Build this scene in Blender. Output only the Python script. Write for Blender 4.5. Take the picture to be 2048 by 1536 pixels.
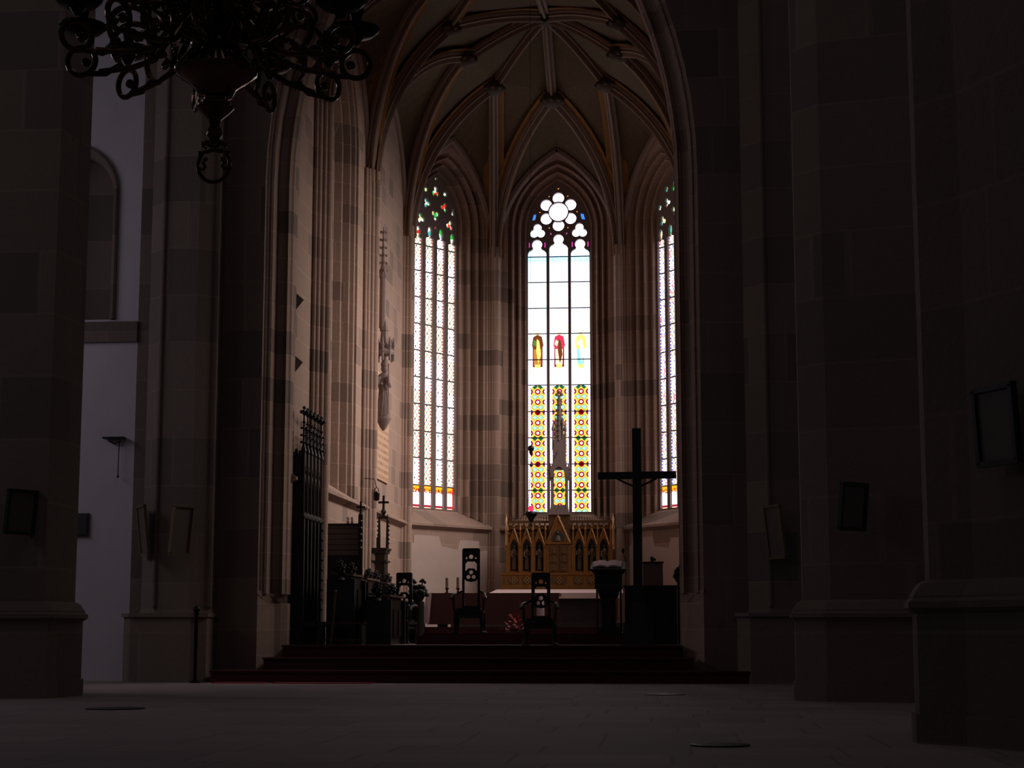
import bpy, math, random
from mathutils import Vector, Matrix
random.seed(7)
PI = math.pi
C = bpy.context.scene.collection
for o in list(bpy.data.objects): bpy.data.objects.remove(o)

# ------------------------------------------------------------------ camera
FP = 3500.0                       # focal length in pixels of a 2048 wide frame
PITCH, YAW, EYE = math.radians(8.08), math.radians(5.35), 0.9
cam = bpy.data.cameras.new('camera'); camo = bpy.data.objects.new('camera', cam); C.objects.link(camo)
cam.sensor_width = 36; cam.lens = FP/2048*36; cam.clip_end = 300
camo.location = (0, 0, EYE); camo.rotation_euler = (PI/2+PITCH, 0, YAW)
bpy.context.scene.camera = camo
RM = camo.rotation_euler.to_matrix()
def P(px, py, Y):
    """world x, z of a photo pixel on the vertical plane at depth Y"""
    d = RM @ Vector(((px-1024)/FP, (768-py)/FP, -1))
    s = Y/d.y
    return d.x*s, EYE+d.z*s

# ------------------------------------------------------------------ world and light
sc = bpy.context.scene
w = bpy.data.worlds.new('world'); sc.world = w; w.use_nodes = True
bg = w.node_tree.nodes['Background']; bg.inputs[0].default_value = (.95, .86, .90, 1); bg.inputs[1].default_value = .011
sc.view_settings.view_transform = 'Standard'; sc.view_settings.look = 'None'
sc.view_settings.gamma = 1; sc.view_settings.use_curve_mapping = False; sc.view_settings.exposure = 0
GLASS = 1.0
def area(name, loc, direction, sx, sy, power, col, spread=180):
    l = bpy.data.lights.new(name, 'AREA'); l.shape = 'RECTANGLE'; l.size = sx; l.size_y = sy; l.energy = power; l.color = col; l.spread = math.radians(spread)
    o = bpy.data.objects.new(name, l); C.objects.link(o); o.location = loc
    o.rotation_euler = Vector(direction).to_track_quat('-Z', 'Z').to_euler()
    return o
# daylight of the aisle windows (they stand in the aisles, outside the frame)
area('aisle_daylight', (-17.5, 27.5, 8.5), (1, .35, -.45), 2.4, 6, 95, (.88, .80, .95))
area('aisle_daylight', (-17.5, 17.5, 8.5), (1, .5, -.45), 2.4, 6, 50, (.88, .80, .95))
area('aisle_daylight', (9.5, 20.0, 8.5), (-1, .25, -.6), 2.4, 5, 12, (.9, .88, 1))
# added overhead fill panel, aimed down to brighten the nave floor
area('nave_floor_fill', (-4.5, 17, 17.5), (0, .12, -1), 9, 16, 85, (1, .86, .90))
# daylight of the south windows of the choir, high in its right wall
area('choir_daylight', (.45, 44.7, 9.2), (-1, 0.0, -.5), 2.0, 7, 320, (1, .84, .77), 118)
area('choir_daylight', (.45, 38.7, 9.2), (-1, 0.1, -.5), 2.0, 7, 240, (1, .84, .77), 118)

# ------------------------------------------------------------------ node helpers
class N:
    nt = None
    def __init__(s, k): s.k = k
    @staticmethod
    def m(op, *a):
        n = N.nt.nodes.new('ShaderNodeMath'); n.operation = op
        for i, x in enumerate(a):
            if isinstance(x, N): N.nt.links.new(x.k, n.inputs[i])
            else: n.inputs[i].default_value = x
        return N(n.outputs[0])
    def __add__(s, o): return N.m('ADD', s, o)
    __radd__ = __add__
    def __sub__(s, o): return N.m('SUBTRACT', s, o)
    def __rsub__(s, o): return N.m('SUBTRACT', o, s)
    def __mul__(s, o): return N.m('MULTIPLY', s, o)
    __rmul__ = __mul__
    def __truediv__(s, o): return N.m('DIVIDE', s, o)
    def __lt__(s, o): return N.m('LESS_THAN', s, o)
    def __gt__(s, o): return N.m('GREATER_THAN', s, o)
    def fr(s): return N.m('FRACT', s)
    def ab(s): return N.m('ABSOLUTE', s)
    def fl(s): return N.m('FLOOR', s)
    def mn(s, o): return N.m('MINIMUM', s, o)
    def mx(s, o): return N.m('MAXIMUM', s, o)
def hyp(a, b): return N.m('SQRT', a*a+b*b)
def mixc(f, a, b):
    n = N.nt.nodes.new('ShaderNodeMix'); n.data_type = 'RGBA'
    for sk, x in ((n.inputs[0], f), (n.inputs[6], a), (n.inputs[7], b)):
        if isinstance(x, N): N.nt.links.new(x.k, sk)
        elif isinstance(x, tuple): sk.default_value = (*x, 1)
        else: sk.default_value = x
    return N(n.outputs[2])
def new(name):
    m = bpy.data.materials.new(name); m.use_nodes = True; N.nt = m.node_tree
    return m, m.node_tree.nodes['Principled BSDF']
def link(a, b): N.nt.links.new(a.k if isinstance(a, N) else a, b)
def noise(vec, scale, detail=3, rough=.6):
    n = N.nt.nodes.new('ShaderNodeTexNoise'); n.inputs['Scale'].default_value = scale
    n.inputs['Detail'].default_value = detail; n.inputs['Roughness'].default_value = rough
    if vec is not None: N.nt.links.new(vec, n.inputs['Vector'])
    return N(n.outputs['Fac'])
def pos(): return N.nt.nodes.new('ShaderNodeNewGeometry').outputs['Position']
def obc(): return N.nt.nodes.new('ShaderNodeTexCoord').outputs['Object']
def xyz(v):
    n = N.nt.nodes.new('ShaderNodeSeparateXYZ'); N.nt.links.new(v, n.inputs[0]); return N(n.outputs[0]), N(n.outputs[1]), N(n.outputs[2])
def comb(a, b, c):
    n = N.nt.nodes.new('ShaderNodeCombineXYZ')
    for i, x in enumerate((a, b, c)):
        if isinstance(x, N): link(x, n.inputs[i])
        else: n.inputs[i].default_value = x
    return n.outputs[0]
def ramp(f, stops):
    n = N.nt.nodes.new('ShaderNodeValToRGB'); link(f, n.inputs[0]); e = n.color_ramp.elements
    while len(e) < len(stops): e.new(.5)
    for q, (p, c) in zip(e, stops): q.position = p; q.color = (*c, 1)
    return N(n.outputs[0])
def bump(bs, h, strength, dist=.02):
    n = N.nt.nodes.new('ShaderNodeBump'); n.inputs['Strength'].default_value = strength; n.inputs['Distance'].default_value = dist
    link(h, n.inputs['Height']); N.nt.links.new(n.outputs[0], bs.inputs['Normal'])

def stone(name, light, dark, dark_share=.3, bw=.85, rh=.48, mortar=.5):
    """ashlar: blocks of uneven tone laid in courses, worn and mottled"""
    m, bs = new(name); p = pos(); x, y, z = xyz(p)
    u = x*.6+y*1.3
    row = (z/rh).fl()
    uu = u/bw+N.m('SINE', row*12.9)*3.7
    cell = uu.fl()
    h = N.m('SINE', cell*127.1+row*311.7)*43758.5
    r = h.fr().ab()
    fu, fz = (uu.fr()-.5).ab(), ((z/rh).fr()-.5).ab()
    joint = (fu > .488).mx(fz > .482)
    n1, n2 = noise(p, .9, 5), noise(p, 14, 4)
    t = ramp(r, [(0, light), (1-dark_share-.05, tuple(a*.88 for a in light)), (1-dark_share+.02, tuple((a+b)/2 for a, b in zip(light, dark))), (1, dark)])
    t = mixc(n1*.55, t, tuple(a*.62 for a in light))
    t = mixc(n2*.3, t, tuple(a*.6 for a in dark))
    t = mixc(joint*mortar, t, tuple(min(1, a*1.25) for a in light))
    link(t, bs.inputs['Base Color']); bs.inputs['Roughness'].default_value = .9
    bump(bs, n2-joint*.6, .35, .02)
    return m
def plain(name, col, rough=.8, metal=0, var=.35, scale=6, bmp=.15):
    m, bs = new(name); p = pos(); n = noise(p, scale, 5)
    link(mixc(n*var*1.6, col, tuple(a*.45 for a in col)), bs.inputs['Base Color'])
    bs.inputs['Roughness'].default_value = rough; bs.inputs['Metallic'].default_value = metal
    if bmp: bump(bs, n, bmp, .01)
    return m
def wood(name, col, rough=.38):
    m, bs = new(name); p = pos(); x, y, z = xyz(p)
    n = noise(comb(x*9, y*9, z*.9), 3, 5)
    link(mixc(n, col, tuple(a*.35 for a in col)), bs.inputs['Base Color']); bs.inputs['Roughness'].default_value = rough
    bump(bs, n, .2, .005)
    return m
def emit(name, col, s=1):
    m = bpy.data.materials.new(name); m.use_nodes = True; N.nt = m.node_tree
    for n in list(N.nt.nodes):
        if n.type == 'BSDF_PRINCIPLED': N.nt.nodes.remove(n)
    e = N.nt.nodes.new('ShaderNodeEmission'); out = [n for n in N.nt.nodes if n.type == 'OUTPUT_MATERIAL'][0]
    N.nt.links.new(e.outputs[0], out.inputs[0])
    if isinstance(col, tuple): e.inputs[0].default_value = (*col, 1)
    e.inputs[1].default_value = s
    return m, e

M = {}
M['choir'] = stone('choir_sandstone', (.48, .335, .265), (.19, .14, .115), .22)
M['choir_plaster'] = plain('choir_plaster', (.60, .47, .42), .9, var=.3, scale=2.2)
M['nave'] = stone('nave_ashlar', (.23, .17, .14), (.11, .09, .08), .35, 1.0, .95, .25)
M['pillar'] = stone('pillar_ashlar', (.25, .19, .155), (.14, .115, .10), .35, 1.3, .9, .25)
M['aisle'] = plain('aisle_limewash', (.60, .56, .60), .95, var=.25, scale=1.3)
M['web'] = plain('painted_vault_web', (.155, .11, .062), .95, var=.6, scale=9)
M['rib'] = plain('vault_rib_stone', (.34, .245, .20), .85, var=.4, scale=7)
M['boss'] = plain('dark_keystone', (.09, .065, .05), .8)  # keystones, dark brown all over
M['ochre'] = plain('ochre_border_paint', (.34, .16, .04), .9, var=.5, scale=11)
M['tracery'] = plain('tracery_stone', (.26, .20, .19), .9, var=.3)
M['lead'] = plain('lead_bar', (.05, .04, .05), .6)
M['oak'] = wood('dark_oak', (.020, .014, .011))
M['edge'] = wood('pale_oak_edge', (.22, .16, .14), .25)  # paler, glossier oak for the desk tops
M['oak2'] = wood('worn_oak', (.075, .05, .036), .3)
M['black'] = wood('blackened_oak', (.009, .007, .006), .55)
M['brass'] = plain('aged_brass', (.16, .085, .045), .22, 1, .5, 5, .05)
M['bowl'] = plain('polished_brass', (.20, .115, .08), .12, 1, .3, 3, .02)
M['iron'] = plain('dark_iron', (.02, .018, .018), .4, .8)
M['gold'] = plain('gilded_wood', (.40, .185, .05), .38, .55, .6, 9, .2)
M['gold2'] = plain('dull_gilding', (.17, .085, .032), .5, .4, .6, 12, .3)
M['gilt_highlight'] = plain('bright_gilt_and_highlight', (.9, .62, .34), .25, .8, .2)  # bright gilding, also used as painted highlight on right gable edges
M['niche'] = plain('niche_blue_black', (.03, .028, .026), .8)
M['statue'] = plain('painted_statue', (.14, .10, .07), .5, .2, .5, 20)
M['linen'] = plain('altar_linen', (.72, .56, .56), .9, var=.15, scale=5)
M['redcloth'] = plain('red_cloth', (.10, .035, .03), .9, var=.3)
M['marble'] = plain('dark_marble', (.035, .03, .03), .4, var=.6, scale=9)
M['carpet'] = plain('red_carpet', (.075, .012, .013), 1, var=.4, scale=40)
M['carpet2'] = plain('bright_red_carpet', (.45, .03, .06), 1, var=.3, scale=40)
M['paper'] = plain('book_paper', (.55, .42, .44), .9, var=.3, scale=18)
M['board'] = plain('painted_board', (.13, .10, .085), .6, var=.3)
M['plaque'] = plain('black_plaque', (.02, .02, .02), .5)
M['palew'] = plain('pale_gilt_frame', (.17, .12, .07), .5)
M['leaf'] = plain('dark_leaves', (.02, .025, .015), .6)
M['petal'] = plain('red_petals', (.55, .06, .05), .7)
M['monument'] = plain('grey_monument_stone', (.33, .25, .23), .8, var=.5, scale=12)
M['candle'] = plain('old_wax', (.30, .20, .16), .6)
# nave floor: worn stone flags
m, bs = new('worn_flagstones'); p = pos(); x, y, z = xyz(p)
row = (y/.95).fl(); uu = x/1.15+N.m('SINE', row*7.7)*2.3
jt = ((uu.fr()-.5).ab() > .487).mx(((y/.95).fr()-.5).ab() > .487)
rr = (N.m('SINE', uu.fl()*91.7+row*47.3)*4375.5).fr().ab()
t = mixc(rr, (.36, .285, .275), (.27, .215, .21)); t = mixc(noise(p, 1.1, 5)*.6, t, (.20, .165, .165)); t = mixc(jt*.5, t, (.12, .10, .10))
link(t, bs.inputs['Base Color']); bs.inputs['Roughness'].default_value = .75; bump(bs, noise(p, 9, 4)-jt, .2, .01)
M['floor'] = m
# inscription tablet: ochre plaster with rows of worn strokes
m, bs = new('inscribed_tablet'); p = obc(); x, y, z = xyz(p)
ln = ((z/.17).fr()-.5).ab() < .24
st = noise(comb(x*9, 0, (z/.17).fl()*3.3), 3.2, 2) > .5
t = mixc(ln*st, (.62, .42, .27), (.27, .16, .11)); t = mixc(noise(p, 3, 4)*.4, t, (.38, .24, .16))
link(t, bs.inputs['Base Color']); bs.inputs['Roughness'].default_value = .9
M['tablet'] = m
# louvred board
m, bs = new('lined_board'); p = obc(); x, y, z = xyz(p)
t = mixc(((z/.115).fr()) < .2, (.10, .085, .08), (.022, .018, .016)); link(t, bs.inputs['Base Color']); M['lined'] = m

# ------- stained glass (object coordinates: x across, z up; the glass is lit by the daylight behind it)
sp_ = .645
AX = -3.4                                   # axis of the choir
def cw(px, py):
    X, Z = P(px, py, 51.3); return X-AX, Z
def glass_centre():
    m, e = emit('centre_stained_glass', None, GLASS); x, y, z = xyz(obc())
    W = (2.6, 2.5, 3.0)
    lu = ((x+.9675)/.645).fr()*.645-.3225                      # within one light
    q = .309; zg = cw(1125, 980)[1]
    zr = z-(zg+q/2)+40*q
    v = (zr/q+.5).fr()-.5; vh = (zr/q).fr()-.5
    au = lu.ab(); vz, vhz = v*q, vh*q
    col = mixc(noise(obc(), 40, 1) > .62, (1.7, .95, .10), (1.5, .55, .03))
    d1 = hyp(lu, vz); col = mixc(d1 < .085, col, (.45, .008, .05)); col = mixc(d1 < .042, col, (2.4, 1.5, 2.3))
    d2 = hyp(au-.225, vz); col = mixc(d2 < .085, col, (.40, .01, .12)); col = mixc(d2 < .035, col, (2.4, 1.8, 2.5))
    d3 = (au-.088).ab()+vhz.ab(); col = mixc(d3 < .088, col, (.03, .05, .05)); col = mixc(d3 < .072, col, (.55, 1.6, 1.35))
    zk = z-zg+50*q
    f5 = ((zk/(q*5)+.5).fr()-.5).ab()*(q*5); f6 = ((zk/(q*5)).fr()-.5).ab()*(q*5)      # green rows, then dark red rows, in turn
    col = mixc(((au-.088).ab()+f5 < .075), col, (.01, .16, .10)); col = mixc((au+f6 < .085), col, (.22, 0, .01)); col = mixc(((au-.215).ab()+f6 < .055), col, (.10, .01, .25))
    col = mixc(au > .212, col, W)
    bead = (((z/.075).fr()-.5).ab() < .17)*(au > .255); col = mixc(bead*.8, col, (1.0, .35, 1.1))
    # pattern fades out under the figures
    col = mixc((z-8.05) > (.16-au*.5), col, W)
    # pale upper panels
    tint = noise(comb(x*3, 0, z*1.5), 3, 2)
    up = mixc(tint > .56, W, (1.6, 2.3, 2.6)); up = mixc((noise(comb(x*8, 0, z*3), 3, 2) > .60)*(z < 11.2), up, (2.2, 1.7, 1.0))
    up = mixc(((z-12.0).ab() < .09)*(noise(obc(), 25, 1) > .42), up, (.35, .8, 1.1))
    up = mixc((z > 11.35)*(z < 12.3)*.6, up, (.9, 1.7, 2.4))
    col = mixc(z > 8.55, col, up)
    col = mixc(z > 12.35, col, W)
    rz = cw(1124, 424)[1]; dd = hyp(x, z-rz)
    col = mixc((dd-.56).ab() < .032, col, mixc((N.m('ARCTAN2', z-rz, x)*(3/PI)).fr().ab() > 2, (2.6, 2.5, 3.0), (2.6, 2.5, 3.0)))
    for k in range(6):
        a = k*PI/3; col = mixc(hyp(x-.56*math.cos(a), z-(rz+.56*math.sin(a))) < .035, col, (1.5, .6, .08))
    col = mixc(hyp(x, z-(rz+.72)) < .05, col, (1.5, .6, .08))
    col = mixc((x.ab() > .645)*(z > rz-.28)*(z < rz), col, (.05, .35, 1.6))
    col = mixc(((x.ab()-sp_).ab() > .20)*(x.ab() > .36)*(z > rz-1.10)*(z < rz-.90), col, (.75, .06, .45))
    col = mixc((x.ab() < .30)*(x.ab() > .18)*(z > rz-.72)*(z < rz-.60), col, (.9, .15, .7))
    # lead lines
    link(col, e.inputs[0]); return m
M['glass_c'] = glass_centre()
def glass_side(name, blue):
    m, e = emit(name, None, GLASS); x, y, z = xyz(obc()); sp = .47
    lu = ((x+2*sp)/sp).fr()*sp-sp/2; au = lu.ab()
    W = (2.5, 2.3, 2.4)
    a, b = (lu/.15+z/.21), (lu/.15-z/.21)
    lead = ((a.fr()-.5).ab() > .41).mx((b.fr()-.5).ab() > .41)
    tone = noise(comb((x/sp).fl()*3.1, 0, (z/.97).fl()*1.7), 1.7, 1)
    wmix = mixc(tone > .5, W, (1.9, 1.65, 1.3))
    col = mixc(lead*((tone > .42)*.5+.32), wmix, (.16, .16, .10))
    blot = hyp(lu, ((z/.42).fr()-.5)*.42) < .03
    col = mixc(blot, col, (.15, .2, .2) if not blue else (.2, .3, 1.2))
    bd = (au > .138)*(((z/.095).fr()) > .5)
    col = mixc(bd, col, (.75, .12, .12) if not blue else (.10, .10, .9))
    if blue: col = mixc((noise(obc(), 9, 1) > .62), col, (1.1, .35, .5))
    band = (z < 5.05); low = mixc((z < 4.88)*(z > 4.42), (1.9, .62, .03), W)
    low = mixc((z > 4.84)*(z < 4.96)*(noise(obc(), 16, 1) > .5), low, (.6, .05, .01)); low = mixc((z < 4.50)*(z > 4.43), low, (.5, .03, .05))
    low = mixc((au > .135)*((x+0) > .45), low, (.7, .05, .04))
    col = mixc(band, col, low)
    vo = N.nt.nodes.new('ShaderNodeTexVoronoi'); vo.inputs['Scale'].default_value = 7; N.nt.links.new(obc(), vo.inputs['Vector'])
    r = xyz(vo.outputs['Color'])[0]
    head = ramp(r, [(0, (.05, .55, .08)), (.25, (.95, 1, .95)), (.5, (.9, .04, .02)), (.68, (.10, .6, .55)), (.85, (1, .9, .45))])
    head.k.node.color_ramp.interpolation = 'CONSTANT'
    col = mixc(z > 12.34, col, head)
    link(col, e.inputs[0]); return m
M['glass_l'] = glass_side('left_stained_glass', False)
M['glass_r'] = glass_side('right_stained_glass', True)
m, e = emit('shaded_stained_glass', None, .16); x, y, z = xyz(obc()); 
link(mixc(noise(obc(), 6, 2) > .5, (.55, .5, 1.0), mixc(noise(obc(), 4, 1) > .55, (.8, .5, .2), (.9, .8, .9))), e.inputs[0]); M['glass_n'] = m
m, e = emit('sanctuary_flame_glass', (1, .03, .10), 1.6); M['redglow'] = m
for k, c in dict(fg_robe=(.75, .30, .05), fg_green=(.10, .32, .06), fg_dark=(.10, .01, .02), fg_red=(.95, .05, .12), fg_skin=(2.0, 1.2, .8), fg_yel=(1.7, 1.2, .25), fg_teal=(.4, 1.3, 1.3), fg_brown=(.22, .06, .02), fg_pale=(2.3, 2.0, 1.9), fg_maroon=(.35, .02, .08)).items():
    M[k] = emit(k, c, 1)[0]

# ------------------------------------------------------------------ mesh helpers
class MB:
    def __init__(s): s.v, s.f, s.mi = [], [], []
    def add(s, vs, fs, mi=0, mat=None):
        b = len(s.v)
        for v in vs:
            v = Vector(v)
            if mat is not None: v = mat @ v
            s.v.append(v)
        for f in fs: s.f.append([b+i for i in f]); s.mi.append(mi)
        return s
    def box(s, c, d, rz=0, mi=0, mat=None, taper=1, rx=0):
        R = Matrix.Translation(c) @ Matrix.Rotation(rz, 4, 'Z') @ Matrix.Rotation(rx, 4, 'X')
        if mat is not None: R = mat @ R
        x, y, z = d[0]/2, d[1]/2, d[2]/2; t = taper
        vs = [(-x, -y, -z), (x, -y, -z), (x, y, -z), (-x, y, -z), (-x*t, -y*t, z), (x*t, -y*t, z), (x*t, y*t, z), (-x*t, y*t, z)]
        return s.add(vs, [(0, 3, 2, 1), (4, 5, 6, 7), (0, 1, 5, 4), (1, 2, 6, 5), (2, 3, 7, 6), (3, 0, 4, 7)], mi, R)
    def bb(s, x0, x1, y0, y1, z0, z1, mi=0): return s.box(((x0+x1)/2, (y0+y1)/2, (z0+z1)/2), (abs(x1-x0), abs(y1-y0), abs(z1-z0)), mi=mi)
    def lathe(s, prof, c=(0, 0, 0), n=20, mi=0, sy=1, mat=None):
        vs = [(c[0]+r*math.cos(2*PI*k/n), c[1]+sy*r*math.sin(2*PI*k/n), c[2]+z) for r, z in prof for k in range(n)]
        L = len(prof); fs = [(i*n+k, i*n+(k+1) % n, (i+1)*n+(k+1) % n, (i+1)*n+k) for i in range(L-1) for k in range(n)]
        fs += [tuple(range(n-1, -1, -1)), tuple((L-1)*n+k for k in range(n))]
        return s.add(vs, fs, mi, mat)
    def sph(s, c, r, n=10, sz=1, mi=0, sy=1, mat=None):
        return s.lathe([(max(.001, r*math.sin(PI*k/8)), -r*sz*math.cos(PI*k/8)) for k in range(9)], c, n, mi, sy, mat)
    def tube(s, pts, r, n=8, mi=0, mat=None, closed=False):
        pts = [Vector(p) for p in pts]; L = len(pts); rr = r if isinstance(r, (list, tuple)) else [r]*L
        up = None; vs = []
        for i, p in enumerate(pts):
            if closed: t = pts[(i+1) % L]-pts[i-1]
            else: t = pts[min(i+1, L-1)]-pts[max(i-1, 0)]
            t.normalize()
            if up is None: up = Vector((0, 0, 1)) if abs(t.z) < .9 else Vector((1, 0, 0))
            a = t.cross(up); 
            if a.length < 1e-5: a = t.cross(Vector((0, 1, 0)))
            a.normalize(); up = a.cross(t).normalized()
            for k in range(n):
                q = 2*PI*k/n; vs.append(p+(a*math.cos(q)+up*math.sin(q))*rr[i])
        fs = [(i*n+k, i*n+(k+1) % n, ((i+1) % L)*n+(k+1) % n, ((i+1) % L)*n+k) for i in range(L if closed else L-1) for k in range(n)]
        if not closed: fs += [tuple(range(n-1, -1, -1)), tuple((L-1)*n+k for k in range(n))]
        return s.add(vs, fs, mi, mat)
    def prism(s, poly, z0, z1, mi=0, scale1=1, c=None, mat=None):
        n = len(poly); c = c or (sum(p[0] for p in poly)/n, sum(p[1] for p in poly)/n)
        top = [(c[0]+(p[0]-c[0])*scale1, c[1]+(p[1]-c[1])*scale1, z1) for p in poly]
        return s.add([(p[0], p[1], z0) for p in poly]+top, [tuple(range(n-1, -1, -1)), tuple(range(n, 2*n))]+[(k, (k+1) % n, n+(k+1) % n, n+k) for k in range(n)], mi, mat)
    def build(s, name, mat, parent=None, smooth=False, matrix=None):
        me = bpy.data.meshes.new(name); me.from_pydata([tuple(v) for v in s.v], [], s.f)
        for q in (mat if isinstance(mat, (list, tuple)) else [mat]): me.materials.append(M[q])
        me.polygons.foreach_set('material_index', s.mi); me.polygons.foreach_set('use_smooth', [smooth]*len(s.f)); me.update()
        if smooth:
            try: me.set_sharp_from_angle(angle=math.radians(42))
            except Exception: pass
        o = bpy.data.objects.new(name, me); C.objects.link(o)
        if parent is not None: o.parent = parent
        if matrix is not None: o.matrix_local = matrix
        return o
def tag(o, label=None, cat=None, group=None, kind=None):
    if label: o['label'] = label
    if cat: o['category'] = cat
    if group: o['group'] = group
    if kind: o['kind'] = kind
    return o
def struct(o): o['kind'] = 'structure'; return o
def empty(name, loc=(0, 0, 0), rz=0):
    o = bpy.data.objects.new(name, None); C.objects.link(o); o.location = loc; o.rotation_euler = (0, 0, rz); o.empty_display_size = .1; return o
def thing(name, label, cat, loc=(0, 0, 0), rz=0, group=None): return tag(empty(name, loc, rz), label, cat, group)
def dup(root, loc, rz=None, label=None):
    def cp(o, par):
        c = o.copy(); C.objects.link(c); c.parent = par
        for ch in kids.get(o.name, []): cp(ch, c)
        return c
    kids = {}
    for o in list(C.objects):
        if o.parent: kids.setdefault(o.parent.name, []).append(o)
    r = cp(root, None); r.location = loc
    if rz is not None: r.rotation_euler = (0, 0, rz)
    if label: r['label'] = label
    return r
def circ(x, z, r, n=20, a0=0): return [(x+r*math.cos(a0+2*PI*k/n), z+r*math.sin(a0+2*PI*k/n)) for k in range(n)]
def foil(x, z, d, r, k=3, a0=PI/2, n=48):
    """outline of the union of k circles of radius r at distance d"""
    out = []
    for i in range(n):
        a = 2*PI*i/n; best = .02
        for j in range(k):
            b = a0+2*PI*j/k; dx = math.cos(a-b)*d; disc = r*r-(d*math.sin(a-b))**2
            if disc > 0: best = max(best, dx+math.sqrt(disc))
        out.append((x+best*math.cos(a), z+best*math.sin(a)))
    return out
def lancet(x, w, z0, zs, rise=1.0, n=8):
    """pointed light, half width w"""
    R = (rise*rise+w*w)/(2*w); pts = [(x-w, z0)]
    A = math.asin(min(1, rise/R))
    pts += [(x-w+R-R*math.cos(A*k/n), zs+R*math.sin(A*k/n)) for k in range(n+1)]
    pts += [(x+w-R+R*math.cos(A*k/n), zs+R*math.sin(A*k/n)) for k in range(n-1, -1, -1)]
    return pts+[(x+w, z0)]
def plate(name, outer, holes, th, mat, parent=None, matrix=None, y0=0):
    """flat plate with holes; outline in x,z, thickness th along y from y0"""
    cu = bpy.data.curves.new('outline', 'CURVE'); cu.dimensions = '2D'; cu.fill_mode = 'BOTH'; cu.extrude = th/2
    for pl in [outer]+holes:
        sp = cu.splines.new('POLY'); sp.points.add(len(pl)-1); sp.use_cyclic_u = True
        for q, (a, b) in zip(sp.points, pl): q.co = (a, b, 0, 1)
    tmp = bpy.data.objects.new('outline', cu); C.objects.link(tmp)
    dg = bpy.context.evaluated_depsgraph_get(); me = bpy.data.meshes.new_from_object(tmp.evaluated_get(dg))
    bpy.data.objects.remove(tmp); bpy.data.curves.remove(cu)
    for v in me.vertices: x, y, z = v.co; v.co = (x, y0+th/2-z, y)
    me.materials.clear(); me.materials.append(M[mat]); me.name = name
    o = bpy.data.objects.new(name, me); C.objects.link(o)
    if parent is not None: o.parent = parent
    if matrix is not None: o.matrix_local = matrix
    return o

# ------------------------------------------------------------------ gothic openings
def arch_pts(uc, hw, R, zs, zb, d, n=14):
    """jamb + pointed arch outline offset outwards by d, from bottom left round to bottom right"""
    Rd = R+d; cx = uc-hw+R; A = math.acos(max(-1, min(1, (R-hw)/Rd)))
    L = [(cx-Rd*math.cos(A*k/n), zs+Rd*math.sin(A*k/n)) for k in range(n+1)]
    Rr = [(2*uc-x, z) for x, z in L[:-1]][::-1]
    return [(uc-hw-d, zb)]+L+Rr+[(uc+hw+d, zb)]
def bay(mb_wall, mb_jamb, L, ztop, uc, hw, R, zs, zb0, zb1, prof, dmax, slope=None, z0=0, mat=None):
    """wall of length L with an opening; prof = [(outset, depth)] from wall face to the glass"""
    out = arch_pts(uc, hw, R, zs, zb0, prof[0][0])
    n = len(out); V, F = [], []
    def quad(a, b, c, d): mb_wall.add([(p[0], 0, p[1]) for p in (a, b, c, d)], [(0, 1, 2, 3)], mat=mat)
    lx, rx = out[0][0], out[-1][0]
    quad((0, z0), (lx, z0), (lx, zb0), (0, zb0)); quad((lx, z0), (rx, z0), (rx, zb0), (lx, zb0)); quad((rx, z0), (L, z0), (L, zb0), (rx, zb0))
    for i in range(n-1):
        a, b = out[i], out[i+1]; half = i < n//2
        ex = 0 if a[0] < uc-1e-6 and b[0] <= uc+1e-6 else L
        if abs(a[0]-b[0]) < 1e-6: quad((ex, a[1]), a, b, (ex, b[1]))
        else: quad((ex, a[1]), a, b, (ex, b[1])); 
    ap = max(p[1] for p in out)
    quad((0, ap), (L, ap), (L, ztop), (0, ztop))
    rings = []
    for d, dep in prof:
        zb = zb0+(zb1-zb0)*(dep/dmax); rings.append([(x, dep, z) for x, z in arch_pts(uc, hw, R, zs, zb, d)])
    vs = [v for r in rings for v in r]
    fs = [(i*n+k, i*n+k+1, (i+1)*n+k+1, (i+1)*n+k) for i in range(len(rings)-1) for k in range(n-1)]
    mb_jamb.add(vs, fs, mat=mat)
    if zb1 > zb0:
        mb_jamb.add([rings[0][0], rings[0][-1], rings[-1][-1], rings[-1][0]], [(0, 1, 2, 3)], mat=mat)
def frame(p0, p1):
    """local frame: x from p0 to p1, y away from the interior (to the left of the walk), z up"""
    a = Vector((p1[0]-p0[0], p1[1]-p0[1], 0)); L = a.length; a.normalize(); y = Vector((-a.y, a.x, 0))
    m = Matrix(((a.x, y.x, 0, p0[0]), (a.y, y.y, 0, p0[1]), (0, 0, 1, 0), (0, 0, 0, 1))); return m, L

AX = -3.4                                   # axis of the choir
ZC = .66                                    # choir floor
LC = [(-7.5, 35.7), (-7.5, 41.7), (-7.5, 47.7), (-5.29, 50.7)]
RC = [(2*AX-x, y) for x, y in LC]
ZT = 15.9
WPROF = [(.62, 0), (.62, .05), (.55, .07), (.53, .25), (.46, .28), (.43, .17), (.40, .14), (.37, .16), (.35, .39), (.27, .44), (.25, .33), (.22, .30), (.19, .32), (.16, .51), (.08, .55), (.06, .48), (.02, .49), (0, .60)]
def glass_obj(name, parent, pts, mat, mtx, y=.66):
    return MB().add([(x, y, z) for x, z in pts], [tuple(range(len(pts)))]).build(name, mat, parent, matrix=mtx)

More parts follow.
